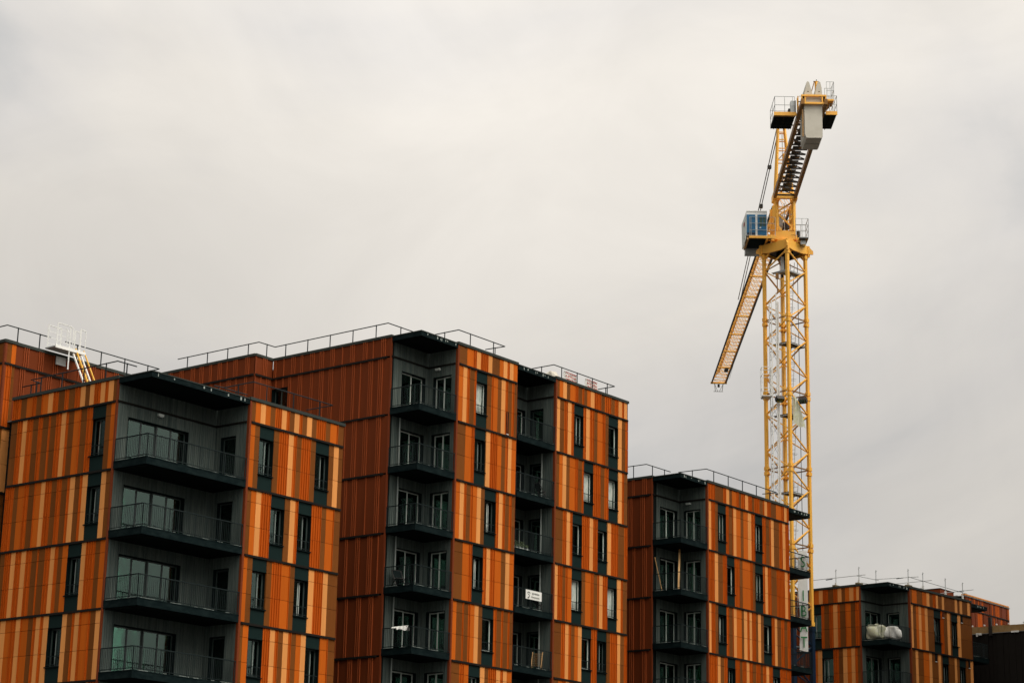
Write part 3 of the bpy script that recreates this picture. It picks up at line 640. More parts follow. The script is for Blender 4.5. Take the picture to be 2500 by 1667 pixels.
# ================================================================ things on roofs and balconies
# --- roof access ladder between A and E
t = thing('roof_ladder', 'white roof ladder with platform and guard rails leaning on the red-brown wall', 'ladder', (59.2, 73.4, 23.3))
mb = MB(); z0 = 3.35
mb.box(.0, 1.75, -.25, .45, z0, z0 + .05, 'galv'); mb.box(.0, 1.75, -.29, -.25, z0 - .04, z0 + .10, 'white'); mb.build('platform', t)
for nm, xs, y in (('guard_rail', (.08, .82), -.25), ('guard_rail', (.08, .82), .40)):
    g_ = MB()
    for x in xs: g_.bar((x, y, z0 - (.9 if (x > .5 and y < 0) else .02)), (x, y, z0 + 1.12), .05, 'white')
    for z in (.28, .56, .84): g_.bar((xs[0], y, z0 + z), (xs[1], y, z0 + z), .018, 'white')
    g_.bar((xs[0], y, z0 + 1.12), (xs[1], y, z0 + 1.12), .05, 'white', .03); g_.build(nm, t)
g_ = MB()
for y in (-.25, .15): g_.bar((1.42, y, z0), (1.42, y, z0 + 1.12), .06, 'white'); g_.tube((1.72, y, z0 + .3), (1.72, y, z0 + 1.08), .02, 'white'); g_.tube((1.42, y, z0 + 1.12), (1.72, y, z0 + 1.08), .02, 'white'); g_.tube((.85, y, z0 + 1.10), (.98, y, z0 + 1.05), .02, 'white'); g_.tube((.98, y, z0 + 1.05), (.98, y, z0 + .3), .02, 'white')
g_.build('hoop_rail', t)
g_ = MB(); top = Vector((1.08, -.1, z0 + .12)); ft = Vector((1.25, -1.95, .05)); dx = Vector((.46, 0, 0))
g_.bar(top, ft, .06, 'white'); g_.bar(top + dx, ft + dx, .06, 'white')
for i in range(1, 14): p = top.lerp(ft, i / 14); g_.bar(p, p + dx, .03, 'wood')
g_.build('ladder_rungs', t)
g_ = MB(); of = Vector((.17, -.06, .06)); g_.bar(top + of, ft + of, .06, 'yellowlad'); g_.bar(top + of + dx * 1.05, ft + of + dx * 1.05, .05, 'yellowlad'); g_.build('handrail', t)
g_ = MB(); g_.box(.62, 1.18, .36, .40, z0 - .60, z0 - .22, 'galv'); g_.build('wall_plate', t)
# --- packs on the roof of B
r_ = random.Random(3)
def lumpy(name, loc, size, m, seed, label, cat, group=None, sq=3.0, mats2=None):
    mb = MB(); q = random.Random(seed); ph = [q.uniform(0, 6) for _ in range(6)]
    def fn(u, v):
        th = 2 * math.pi * u; fi = math.pi * (v - .5); c = math.cos(fi); se = lambda w: math.copysign(abs(w) ** (2 / sq), w)
        k = 1 + .07 * math.sin(5 * th + ph[0]) * c + .09 * math.sin(4 * fi + 3 * th + ph[1]) + .03 * math.sin(11 * th + 7 * fi + ph[2]) * c
        return (loc[0] + size[0] / 2 * se(c) * se(math.cos(th)) * k, loc[1] + size[1] / 2 * se(c) * se(math.sin(th)) * k, loc[2] + size[2] / 2 * (1 + se(math.sin(fi)) * k))
    mb.grid(fn, 40, 20, m); o = mb.build(name, None, True); return tag(o, label, cat, group)
lumpy('covered_heap', (86.15, 65.5, ZB - .45), (.95, .7, 1.15), 'concrete', 1, 'grey covered heap behind the left end of the roof railing, beside the first printed sheet', 'covered heap')
lumpy('covered_heap', (88.0, 65.6, ZB - .45), (.8, .7, 1.0), 'concrete', 2, 'grey covered heap seen between the two printed sheets on the roof', 'covered heap')
for i, (x0, x1) in enumerate(((86.36, 87.52), (88.28, 89.4))):
    mb = MB(); q = random.Random(40 + i); zb0 = ZB + .05
    def fn(u, v): return (x0 + (x1 - x0) * u + .03 * math.sin(6 * v), 64.85 + .03 * math.sin(9 * u + 4 * v), zb0 + .70 * v - .04 * u)
    mb.grid(fn, 12, 6, 'cloth'); o = mb.build('printed_sheet', None, True)
    tag(o, ('white sheet with red print tied behind the roof railing, left one of the two', 'white sheet with red print tied behind the roof railing, right one of the two')[i], 'sheet', 'printed sheets on the roof railing')
    for row, z in enumerate((.60, .42, .25, .09)):
        mb = MB()
        x = x0 + .12 + .02 * row
        while x < x1 - .08:
            h = q.uniform(.07, .12); sl = q.uniform(-.02, .02)
            mb.bar((x, 64.80, zb0 + z - .03 * (x - x0)), (x + sl, 64.80, zb0 + z + h - .03 * (x - x0)), .016, 'redink', .004)
            if q.random() < .5: mb.bar((x, 64.80, zb0 + z + h * .5 - .03 * (x - x0)), (x + .035, 64.80, zb0 + z + h * q.random() - .03 * (x - x0)), .014, 'redink', .004)
            x += q.uniform(.035, .06)
        mb.build('red_print', o)
# --- company banner on a balcony of B
bn = MB(); bx, by = 73.975, 64.149; zt = ZB - 11.46
bn.box(0, 1.30, -.012, 0, -.46, 0, 'cloth'); o = bn.build('banner'); o.location = (bx + 8.52, by - .02, zt); o.rotation_euler.y = 0
tag(o, 'white company banner with a green-black emblem hanging on a middle balcony railing', 'banner')
def wm(x, z, sc=1.0): return Matrix.Translation((x, -.018, z)) @ Matrix.Rotation(R(90), 4, 'X') @ Matrix.Scale(sc, 4)
text_mesh('pyrénées', .155, 'ink', wm(.50, -.19), o, space=1.05); text_mesh('charpentes', .155, 'greyink', wm(.42, -.37), o, space=1.0)
em = MB()
for (cx, cz, r0, r1, a0, a1) in ((.24, -.21, .085, .125, 20, 165), (.20, -.30, .065, .105, -60, 100)):
    for i in range(10):
        p = R(a0 + (a1 - a0) * i / 10); q = R(a0 + (a1 - a0) * (i + 1) / 10)
        em.poly([(cx + r0 * math.cos(p), -.014, cz + r0 * math.sin(p)), (cx + r1 * math.cos(p), -.014, cz + r1 * math.sin(p)), (cx + r1 * math.cos(q), -.014, cz + r1 * math.sin(q)), (cx + r0 * math.cos(q), -.014, cz + r0 * math.sin(q))], (0, -.004, 0), 'ink')
em.poly([(.13, -.014, -.42), (.26, -.014, -.42), (.20, -.014, -.33)], (0, -.004, 0), 'ink'); em.build('emblem', o)
# --- towel on the railing of B
tw = MB(); zt = ZB - 2.73 - H * 4
def fn(u, v):
    return (.0 + (.10 if v > .5 else -.10) * abs(2 * v - 1) + .012 * math.sin(30 * u), -1.0 * u, .03 - (.19 + .05 * math.sin(9 * u)) * abs(2 * v - 1) ** 1.3 * (.35 if u < .35 else 1))
tw.grid(fn, 24, 10, 'cloth'); o = tw.build('towel', None, True); o.location = (bx + .05, by + 1.25, zt + .02)
tag(o, 'white towel thrown over the railing of the fifth corner balcony down', 'towel')
# --- deck chairs / seats
def chair(loc, rz, label, m='crdark', cm='dark'):
    t = thing('folding_chair', label, 'chair', loc, rz, 'folding chairs on the balconies')
    mb = MB()
    for y in (-.24, .24): mb.bar((-.30, y, 0), (.22, y, .85), .03, m); mb.bar((.28, y, 0), (-.22, y, .42), .03, m)
    mb.bar((-.22, -.24, .42), (-.22, .24, .42), .03, m); mb.bar((.22, -.24, .85), (.22, .24, .85), .03, m); mb.build('frame', t)
    mb = MB(); mb.poly([(-.22, -.22, .42), (.08, -.22, .36), (.08, .22, .36), (-.22, .22, .42)], (0, 0, .012), cm); mb.build('seat', t)
    mb = MB(); mb.poly([(.05, -.22, .45), (.22, -.22, .84), (.22, .22, .84), (.05, .22, .45)], (-.012, 0, 0), cm); mb.build('backrest', t)
chair((bx + .45, by + 1.35, ZB - 3.68 - H * 3), R(70), 'dark folding chair at the left end of the fourth corner balcony of the tallest block')
chair((bx + 10.3, by + .55, ZB - 3.68 - H * 1), R(160), 'dark folding chair on the second recessed balcony from the top', 'crdark', 'black')
chair((bx + 10.25, by + .6, ZB - 3.68 - H * 3), R(150), 'dark folding chair behind the company banner', 'crdark', 'black')
t = thing('deck_chair', 'deck chair with a pale slatted back on the lowest recessed balcony in view', 'chair', (bx + 10.2, by + .5, ZB - 3.68 - H * 4), R(30))
mb = MB(); mb.bar((-.35, -.25, .05), (.3, -.25, .95), .035, 'wood'); mb.bar((-.35, .25, .05), (.3, .25, .95), .035, 'wood'); mb.bar((.35, -.25, 0), (-.1, -.25, .45), .03, 'wood'); mb.bar((.35, .25, 0), (-.1, .25, .45), .03, 'wood'); mb.build('frame', t)
mb = MB()
for i in range(7): a = .15 + i * .12; mb.bar((-.35 + .65 * a, -.24, .07 + .9 * a), (-.35 + .65 * a, .24, .07 + .9 * a), .05, 'wood', .015)
mb.build('backrest', t)
# --- potted plants, third recessed balcony
for i, x in enumerate((7.78, 8.02, 8.28, 8.52, 8.85)):
    r2 = random.Random(i + 60); mb = MB(); z = ZB - 3.68 - H * 2
    t = thing('potted_plant', 'pale %s plant in a small pot on the third recessed balcony, %s' % (('bushy', 'leggy', 'round', 'spiky', 'trailing')[i], ('first from the left', 'second from the left', 'third from the left', 'fourth from the left', 'rightmost and lowest')[i]), 'plant', (bx + x, by + .22, z), group='potted plants behind the railing')
    p = MB(); p.tube((0, 0, 0), (0, 0, .14), .075, 'pvc', 10); p.build('pot', t)
    for _ in range(60):
        a = r2.uniform(0, 6.28); h = r2.uniform(.14, .42 if i < 4 else .3); q = r2.uniform(.01, .11); c = Vector((q * math.cos(a), q * math.sin(a), h)); d = Vector((r2.uniform(-1, 1), r2.uniform(-1, 1), r2.uniform(-.2, 1))).normalized() * .05
        s_ = d.cross(Vector((0, 0, 1))).normalized() * .018; mb.poly([c - d, c + s_, c + d, c - s_], (0, 0, .002), 'leaf')
    mb.build('foliage', t)
# --- planks leaning on the second balcony of C
cx, cy, zc = 96.492, 64.188, ZC - 3.68 - H
for (p, q, w, lb) in (((.30, 1.45, 0), (.18, 1.86, 1.95), .07, 'thin pale plank leaning by the left door of the second balcony, shorter of the two'), ((.22, .30, 0), (1.3, .95, 2.48), .10, 'broad pale plank leaning at the railing corner of the second balcony, longer of the two')):
    mb = MB(); mb.bar((0, 0, 0), Vector(q) - Vector(p), w, 'wood', .03); o = mb.build('plank'); o.location = (cx + p[0], cy + p[1], zc + p[2]); tag(o, lb, 'plank', 'planks leaning on a balcony')
# --- wrapped bales on D's balcony
dm = Matrix.Translation((119.814, 63.903, 0)) @ Matrix.Rotation(R(-4.208), 4, 'Z')
for (x, y, s, m, lb, sd) in ((.56, 1.28, (1.15, 1.15, 1.02), 'plastic', 'plastic-wrapped bale with yellowish stripes on the right-hand corner balcony, left of the pair', 5), (1.12, .52, (1.05, 1.0, .90), 'cloth', 'whiter wrapped bale at the corner of the same balcony, right of the pair', 8)):
    p = dm @ Vector((x, y, 0)); lumpy('wrapped_bale', (p.x, p.y, ZD - 3.66), s, m, sd, lb, 'bale', 'wrapped bales on a balcony', 3.2)
# --- edge protection on D's roof
t = thing('edge_protection', 'makeshift scaffold tube railing on clamped posts round the lower right roof', 'railing', (119.814, 63.903, ZD), R(-4.208))
PS = [(.16, 4.04), (.2, 2.30), (1.9, 2.10), (2.75, .20), (4.46, .15), (7.25, .15), (9.45, .15)]
for i, (x, y) in enumerate(PS):
    mb = MB(); mb.bar((x, y, -.12), (x + .02, y, 1.15), .045, 'galv'); mb.bar((x - .05, y, 1.02), (x + .12, y, 1.12), .03, 'galv'); mb.box(x - .05, x + .05, y - .05, y + .05, -.10, .28, 'white'); mb.build('post', t)
    if i in (0, 1, 3): b_ = MB(); b_.box(x - .25, x + .30, y - .12, y + .12, .006, .10, 'concrete2'); b_.build('ballast', t)
for y2 in ((4.6, 2.4), (6.0, 2.6), (7.4, 2.7), (9.0, 2.4)):
    mb = MB(); mb.bar((y2[0], y2[1], -.4), (y2[0], y2[1], .65), .035, 'galv'); mb.build('post', t)
for a, b in (((-.1, 5.86, .55), (.05, 1.7, .56)), ((.1, 2.4, .57), (2.3, 2.15, .53)), ((1.9, 2.25, .55), (2.9, -.5, .60)), ((2.6, .1, .62), (10.2, .28, .50)), ((4.4, 3.4, .60), (4.5, -.5, .58)), ((4.2, 2.45, .62), (9.6, 2.5, .60)), ((9.4, 3.2, .55), (9.6, -.6, .62)), ((.2, 2.1, .10), (2.7, 1.9, .12)), ((4.5, 3.2, .16), (4.5, .1, .14))):
    mb = MB(); mb.tube(a, b, .02, 'galv', 6); mb.build('tube', t)
for a in ((.3, 4.9, .555), (2.65, 1.0, .585), (9.55, .6, .59)):
    mb = MB(); mb.tube(a, (a[0], a[1] - .5, a[2] + .01), .03, 'bluedark', 6); mb.build('tube_coupler', t)
# ================================================================ tower crane
CR = thing('tower_crane', 'tall yellow lattice tower crane with a concrete counterweight and blue cab behind the apartment blocks', 'crane', (115.35, 68.46, 0), R(37.82))
LEG = [(-1.36, 0), (0, -1.36), (1.36, 0), (0, 1.36)]
joints = [40.47, 35.49, 30.51, 25.53, 20.55, 15.57, 10.59, 5.61, .6]
tops = [45.12] + joints[:-1]
def lerp(a, b, t): return tuple(a[i] + (b[i] - a[i]) * t for i in range(len(a)))
for si, (zt, zb_) in enumerate(zip(tops, joints)):
    mb = MB(); col = 'yellow' if zb_ > 20 else 'bluedark'; lw = .19 if zb_ > 20 else .26
    for i, (x, y) in enumerate(LEG):
        mb.bar((x, y, zb_ + .002), (x, y, zt), lw, col)
        for z in (zt - .16, zb_ + .16): mb.bar((x, y, z - .12), (x, y, z + .12), lw + .07, col)
        x2, y2 = LEG[(i + 1) % 4]
        n = 4 if zt - zb_ > 4.7 else 4; h = (zt - zb_) / n
        k = .07
        P = lambda t, z: (x + (x2 - x) * t, y + (y2 - y) * t, z)
        for j in range(n):
            z1 = zt - j * h; z2 = z1 - h
            a, b = (k, 1 - k) if (j + i) % 2 == 0 else (1 - k, k)
            mb.bar(P(a, z1 - .08), P(b, z2 + .08), .085, col, .07)
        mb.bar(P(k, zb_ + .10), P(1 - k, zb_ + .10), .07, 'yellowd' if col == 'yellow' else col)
        q = P(.5, 0)
        mb.bar(P(.01, zt - .22), P(.12, zt - .22), .22, col, .02); mb.bar(P(.88, zt - .22), P(.99, zt - .22), .22, col, .02)
    mb.build('mast_section', CR)
# platforms with internal ladders
PZ = [43.75, 38.85, 34.05, 28.95, 24.1, 19.2]
for i, z in enumerate(PZ):
    mb = MB(); s = 1.24
    mb.poly([(-s, 0, z), (0, -s, z), (s * .35, -s * .65, z), (-s * .05, s * .1, z), (-s * .25, s * .75, z)], (0, 0, .04), 'galv' if i < 1 else 'crdark')
    for a, b in (((-s, 0), (0, -s)), ((0, -s), (.4, -.7)), ((-s, 0), (-.28, .83)), ((-.6, .42), (.2, -.4)), ((-.9, .1), (.2, -.85))): mb.bar((*a, z - .04), (*b, z - .04), .05, 'galv', .07)
    mb.build('platform', CR)
zz = [45.0] + PZ
for i in range(len(PZ)):
    mb = MB(); zt, zq = (zz[i] - .1, PZ[i]) if i else (45.1, PZ[0])
    if i == 0: continue
    zt = PZ[i - 1]; zq = PZ[i]; a0 = Vector((.1, -.65, zt + .9)); b0 = Vector((-.35, -.25, zq)); w = Vector((.28, .22, 0))
    mb.tube(a0, b0, .022, 'galv', 5); mb.tube(a0 + w, b0 + w, .022, 'galv', 5)
    for k in range(1, 20): p = a0.lerp(b0, k / 20); mb.tube(p, p + w, .012, 'galv', 4)
    for k in (3, 7, 11, 15):                                             # safety hoops
        p = a0.lerp(b0, k / 20) + w / 2; pts = [p + Vector((.33 * math.cos(R(t)), .33 * math.sin(R(t)), 0)) for t in range(-60, 241, 50)]
        for u, v in zip(pts[:-1], pts[1:]): mb.tube(u, v, .012, 'galv', 4)
    mb.build('ladder', CR)
mb = MB(); mb.tube((.15, -.85, 45), (.2, -.9, 17), .022, 'crdark', 5); mb.tube((-.1, .35, 45), (-.1, .35, 20), .012, 'galv', 4); mb.build('power_cable', CR)
# light lattice hoist inside the near left face
mb = MB(); hp_ = [(-1.05, .75), (-1.15, 1.05), (-.75, 1.15), (-.9, .62)]
for k, (x, y) in enumerate(hp_): mb.tube((x, y, 18), (x, y, 41.6 if k else 42.2), .038 if k < 3 else .065, 'white', 6)
z = 18.4; j = 0
while z < 41.3:
    for a, b in ((0, 1), (1, 2), (2, 0)): mb.tube((*hp_[a], z), (*hp_[b], z + (.55 if j % 2 else -.0)), .014, 'galv', 4)
    z += .62; j += 1
mb.tube((-.9, .62, 42.2), (-.9, .62, 43.6), .03, 'yellowd', 6); mb.box(-1.0, -.8, .52, .72, 43.2, 43.55, 'yellowd')
mb.build('lift_mast', CR)
mb = MB(); x0, x1, y0, y1, q0, q1 = -1.35, -.55, 1.15, 1.75, 35.2, 37.1                       # lift cage
for x in (x0, x1):
    for y in (y0, y1): mb.tube((x, y, q0), (x, y, q1), .025, 'white', 6)
for z in (q0, q0 + .5, q1 - .5, q1):
    for a, b in (((x0, y0), (x1, y0)), ((x1, y0), (x1, y1)), ((x1, y1), (x0, y1)), ((x0, y1), (x0, y0))): mb.tube((*a, z), (*b, z), .02, 'white', 6)
mb.box(x0, x1, y0, y1, q0 - .06, q0 - .026, 'galv'); mb.build('lift_cage', CR)
# collar, slewing ring, slewing frame
mb = MB(); rr = 1.60
CO = [(-rr, 0), (0, -rr), (rr, 0), (0, rr)]
for i in range(4):
    a = CO[i]; b = CO[(i + 1) % 4]
    P = lambda t, z: Vector((a[0] + (b[0] - a[0]) * t, a[1] + (b[1] - a[1]) * t, z))
    n_ = Vector(((a[0] + b[0]), (a[1] + b[1]), 0)).normalized()
    mb.poly([P(0, 45.72), P(1, 45.72), P(1, 45.22), P(.72, 45.12), P(.28, 45.12), P(0, 45.22)], -n_ * .10, 'yellow')
    mb.poly([P(.0, 45.725), P(1, 45.725), P(.94, 45.725) - n_ * .3, P(.06, 45.725) - n_ * .3], (0, 0, .03), 'yellow')
    mb.bar((LEG[i][0], LEG[i][1], 44.7), Vector((*LEG[i], 44.7)) + (Vector((*LEG[(i + 1) % 4], 0)) - Vector((*LEG[i], 0))) * .22 + Vector((0, 0, .45)), .08, 'yellow', .10)
    mb.bar((a[0] * .98, a[1] * .98, 45.0), (a[0] * .98, a[1] * .98, 45.76), .16, 'yellow')
    mb.poly([(a[0] * 1.0, a[1] * 1.0, 45.70), (a[0] * 1.18, a[1] * 1.18, 45.40), (a[0] * 1.18, a[1] * 1.18, 45.18), (a[0], a[1], 45.18)], (a[1] * .05, -a[0] * .05, 0), 'yellow')
mb.build('mast_collar', CR)
mb = MB(); mb.cyl((0, 0), 1.02, 45.28, 45.60, 'crdark', 40); mb.cyl((0, 0), .86, 45.604, 46.0, 'yellow', 40); mb.cyl((0, 0), .55, 44.9, 45.275, 'black', 24); mb.box(-.42, -.2, .1, .3, 43.9, 45.0, 'galv'); mb.box(.25, .4, -.2, 0, 43.9, 45.0, 'crdark'); mb.box(-.05, .12, .1, .25, 43.6, 45.0, 'crdark')
mb.build('slewing_ring', CR)
mb = MB(); mb.box(-.70, .70, -.68, .68, 46.004, 46.62, 'yellow'); mb.box(-.715, -.702, -.64, -.34, 46.3, 46.32, 'yellowd')
for y in (-.70, .70): mb.box(-.74, -.56, y - .06, y + .06, 45.98, 46.3, 'yellow')
mb.build('slewing_frame', CR)
# tower portal between slewing frame and jib
mb = MB()
for x in (-.62, .62):
    for y in (-.56, .56): mb.bar((x, y, 46.624), (x, y, 48.78), .22, 'yellow', .20); mb.poly([(x - .112, y + (.10 if y < 0 else -.10), 46.63), (x - .112, y + (.34 if y < 0 else -.34), 46.63), (x - .112, y + (.10 if y < 0 else -.10), 47.0)], (.02, 0, 0), 'yellow')
    mb.bar((x, -.45, 48.6), (x, .45, 48.0), .10, 'yellow'); mb.bar((x, .45, 47.75), (x, -.45, 46.9), .10, 'yellow'); mb.bar((x, -.45, 47.55), (x, -.05, 47.2), .08, 'yellow')
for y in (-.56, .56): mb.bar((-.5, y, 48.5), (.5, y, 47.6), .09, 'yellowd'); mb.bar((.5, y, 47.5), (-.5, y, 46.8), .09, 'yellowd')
mb.tube((-.64, -.45, 47.75), (-.64, .45, 47.75), .02, 'galv'); mb.tube((-.2, 0, 46.7), (-.2, 0, 48.7), .03, 'galv'); mb.box(.1, .5, .05, .42, 47.2, 47.95, 'galv'); mb.cyl((.15, -.15), .22, 47.0, 47.4, 'crdark', 16)
for z in (47.0, 47.35, 47.7, 48.05, 48.4): mb.tube((-.25, .08, z), (-.25, .35, z), .012, 'galv', 4)
mb.build('tower_portal', CR)
# tower head (A-frame)
mb = MB(); zt = 54.3
for x0 in (-.55, .55):
    for s in (-1, 1): mb.bar((x0, s * .58, 48.9), (x0 * .18, s * .20 + .10, zt), .12, 'yellow')
for t in (.30, .52, .68, .80, .90):
    z = 48.9 + (zt - 48.9) * t
    for x0 in (-.55, .55):
        x = x0 * (1 - .82 * t); w = .58 - .38 * t; mb.bar((x, -w + .1 * t, z), (x, w + .1 * t, z), .06, 'yellow')
for t0, t1 in ((0, .3), (.3, .52), (.52, .68)):
    z0, z1 = 48.9 + 5.4 * t0, 48.9 + 5.4 * t1; w0, w1 = .58 - .38 * t0, .58 - .38 * t1; mb.tube((-.55 * (1 - .82 * t0), w0, z0), (-.55 * (1 - .82 * t1), -w1, z1), .03, 'yellowd')
mb.tube((-.05, .02, 49.2), (-.05, .05, 53.6), .025, 'galv'); mb.box(-.25, .25, -.2, .35, zt - .1, zt + .2, 'yellow'); mb.cyl((-.35, -.15), .22, 51.6, 52.1, 'yellow', 14)
mb.build('tower_head', CR)
# counter-jib
mb = MB(); zc = 48.80; a0, a1 = -.2, -17.4
def cy_(a, l): return l + .28 * (min(1, -a / 9.0)) + .0
for l in (-.68, .68):
    mb.hexa([(a0, cy_(a0, l) - .10, zc), (a0, cy_(a0, l) + .10, zc), (a1, cy_(a1, l) + .10, zc), (a1, cy_(a1, l) - .10, zc), (a0, cy_(a0, l) - .10, zc + .34), (a0, cy_(a0, l) + .10, zc + .34), (a1, cy_(a1, l) + .10, zc + .34), (a1, cy_(a1, l) - .10, zc + .34)], 'yellowd')  # darker yellow paints in the shade on the girder sides and undersides
    mb.box(-.95, .1, l - .13, l + .13, zc - .03, zc + .38, 'yellow')
mb.box(-1.0, -.75, -.55, .62, zc - .02, zc + .36, 'yellow')
n = 18
for i in range(n):
    x = -1.3 - i * .84; y0, y1 = cy_(x, -.58), cy_(x, .58)
    mb.bar((x, y0, zc + .08), (x, y1, zc + .08), .09, 'crdark', .09); mb.bar((x, y0, zc + .1), (x - .80, cy_(x - .8, .58 if i % 2 else .2), zc + .1), .05, 'crdark')
    mb.bar((x, y1, zc + .22), (x - .80, cy_(x - .8, -.3 if i % 2 else .4), zc + .22), .05, 'yellowd')
    if i < 15: mb.box(x - .70, x - .12, y0 + .28, y1 - .30, zc + .34, zc + .37, 'crdark')
mb.build('counter_jib', CR)
mb = MB()
mb.box(-15.5, -13.2, 1.15, 2.40, 48.86, 48.90, 'slab'); mb.box(-15.55, -15.48, 1.10, 2.44, 48.80, 49.02, 'yellow'); mb.box(-15.45, -15.3, 1.15, 2.4, 48.80, 48.858, 'yellowd')
for y in (1.3, 1.6, 1.9, 2.2): mb.box(-15.2, -13.25, y, y + .04, 48.80, 48.858, 'black')
for x in (-14.7, -14.1, -13.5): mb.box(x, x + .04, 1.16, 2.38, 48.78, 48.8, 'black')
mb.build('winch_platform', CR)
mb = MB(); mb.box(-15.7, -13.3, -1.28, -.46, 48.86, 48.90, 'slab'); mb.box(-15.78, -15.7, -1.30, -.62, 48.80, 49.02, 'yellow'); mb.box(-15.6, -13.3, -.9, -.86, 48.8, 48.858, 'black'); mb.build('side_platform', CR)
def rails(pts, z0, h, mids, posts, name='guard_rail'):
    mb = MB()
    for a, b in zip(pts[:-1], pts[1:]):
        for q in [h] + mids: mb.tube((*a, z0 + q), (*b, z0 + q), .018, 'galv', 5)
        for t in posts: p = lerp(a, b, t); mb.tube((*p, z0), (*p, z0 + h), .018, 'galv', 5)
    mb.build(name, CR)
rails([(-15.5, 1.2), (-15.5, 2.38), (-13.2, 2.38), (-13.2, 1.3)], 48.9, 1.12, [.58, .12], (0, .5, 1))
rails([(-15.75, -.62), (-15.75, -1.28), (-13.3, -1.28)], 48.9, 1.12, [.58], (0, .33, .66, 1))
mb = MB(); mb.box(-16.2, -15.2, -1.05, -.62, 49.52, 49.62, 'yellow'); mb.bar((-15.7, -.5, 49.0), (-15.7, -.9, 49.5), .06, 'yellowd'); mb.bar((-15.3, -.5, 49.0), (-15.3, -.9, 49.5), .06, 'yellowd'); mb.build('step_platform', CR)
rails([(-16.2, -.62), (-16.2, -1.05), (-15.2, -1.05), (-15.2, -.65)], 49.62, 1.10, [.55], (0, .5, 1))
rails([(-14.8, -.55), (-13.4, -.55), (-13.4, -1.2)], 49.62, 1.10, [.55], (0, .5, 1))
mb = MB(); mb.box(-15.4, -15.0, 1.15, 1.42, 48.904, 49.80, 'galv'); mb.box(-14.9, -14.5, 1.15, 1.5, 48.904, 49.5, 'crdark'); mb.tube((-15.2, 1.28, 49.8), (-15.2, 1.28, 50.15), .015, 'galv'); mb.box(-15.46, -15.405, 1.12, 1.16, 49.0, 49.8, 'crdark'); mb.build('switch_cabinet', CR)
mb = MB()                                                                # lattice post by the left girder
for x in (-15.4, -15.1): mb.bar((x, .98, 49.15), (x, .98, 50.1), .05, 'yellow')
for i in range(5): mb.bar((-15.4, .98, 49.2 + i * .18), (-15.1, .98, 49.3 + i * .18), .03, 'yellowd')
mb.tube((-15.4, .98, 50.1), (-15.4, .4, 50.1), .02, 'galv'); mb.tube((-15.4, .95, 49.75), (-15.4, .4, 49.72), .03, 'crdark'); mb.build('tie_post', CR)
mb = MB(); mb.bar((-16.2, -.02, 49.3), (-16.2, -.02, 50.72), .14, 'yellow'); mb.bar((-16.2, .28, 50.05), (-16.2, .10, 50.70), .16, 'yellowd', .05); mb.bar((-16.2, -.15, 50.72), (-16.2, .15, 50.72), .05, 'crdark'); mb.tube((-16.2, -.03, 50.7), (-16.2, -.03, 50.86), .02, 'crdark'); mb.build('davit', CR)
# counterweight blocks
for i, x0 in enumerate((-17.15, -16.18)):
    mb = MB(); th = .94; l0, l1 = -.20, .84; zb0 = 46.78; dx = .02 * i; 
    pts = [(l0, zb0 + .10), (l0 + .07, zb0), (l1 - .10, zb0), (l1, zb0 + .22), (l1, 49.5), (l1 - .15, 50.28), (l1 - .22, 50.34), (l1 - .30, 50.28), (l1 - .50, 49.52), (l0 + .40, 49.50), (l0 + .24, 50.28), (l0 + .16, 50.34), (l0 + .08, 50.28), (l0, 49.9)]
    mb.poly([(x0, y, z - dx) for y, z in pts], (th, 0, 0), 'concrete')
    for y in (l1 - .23, l0 + .16): mb.tube((x0 - .006, y, 49.68), (x0 - .001, y, 49.68), .035, 'black', 10)
    mb.build('counterweight', CR)
mb = MB(); X = -17.2; l0, l1, z0, z1 = -.44, 1.04, 48.84, 49.42
mb.box(X - .14, X, l0, l1, z1 - .10, z1, 'yellow'); mb.box(X - .14, X, l0 - .02, l1 + .02, z0, z0 + .11, 'yellow')
for y in (l0, l0 + .20, l1 - .27, l1 - .07): mb.box(X - .12, X - .005, y, y + .07, z0 + .112, z1 - .102, 'yellow')
for y in (l0 + .075, l1 - .195): mb.box(X - .05, X - .03, y, y + .12, z0 + .112, z1 - .102, 'black')
for y in (l0 - .06, l1 - .10): mb.box(-17.2 + .004, -15.2, y + .02, y + .12, z0 - .03, z0 + .12, 'yellowd')
mb.tube((X + .2, .93, 46.9), (X + .2, .93, 48.6), .045, 'wood'); mb.build('counterweight_frame', CR)
# jib: triangular lattice, apex up
NJ = 9
for s in range(NJ):
    mb = MB(); x0 = .9 + s * (48.1 - .9) / NJ; x1 = .9 + (s + 1) * (48.1 - .9) / NJ; zj = 48.85; w = .63; ap = 1.15 if s < NJ - 2 else 1.0
    for l in (-w, w): mb.bar((x0, l, zj), (x1, l, zj), .10, 'crdark', .09); mb.bar((x0, l * .9, zj + .09), (x1, l * .9, zj + .09), .08, 'yellow', .06)
    mb.bar((x0, .0, zj + ap), (x1, .0, zj + ap), .12, 'yellow'); mb.bar((x0, .16, zj + ap - .12), (x1, .16, zj + ap - .12), .05, 'yellow')
    n = 5; d = (x1 - x0) / n
    for i in range(n):
        xa = x0 + i * d; xm = xa + d / 2; xb = xa + d
        for l in (-w, w): mb.tube((xa, l * .93, zj + .08), (xm, 0, zj + ap), .019, 'yellow', 5); mb.tube((xb, l * .93, zj + .08), (xm, 0, zj + ap), .019, 'yellow', 5)
        mb.tube((xa, -w, zj), (xb, w, zj), .015, 'yellow', 4); mb.tube((xa, w, zj), (xm, -w, zj), .014, 'yellow', 4)
        mb.tube((xa, -w, zj), (xa, w, zj), .025, 'yellow', 5)
    mb.bar((x1 - .1, -w, zj), (x1 - .1, w, zj), .16, 'yellow', .10)
    mb.build('jib_section', CR)
mb = MB(); mb.box(47.95, 48.15, -.72, .72, 48.78, 48.93, 'yellow')
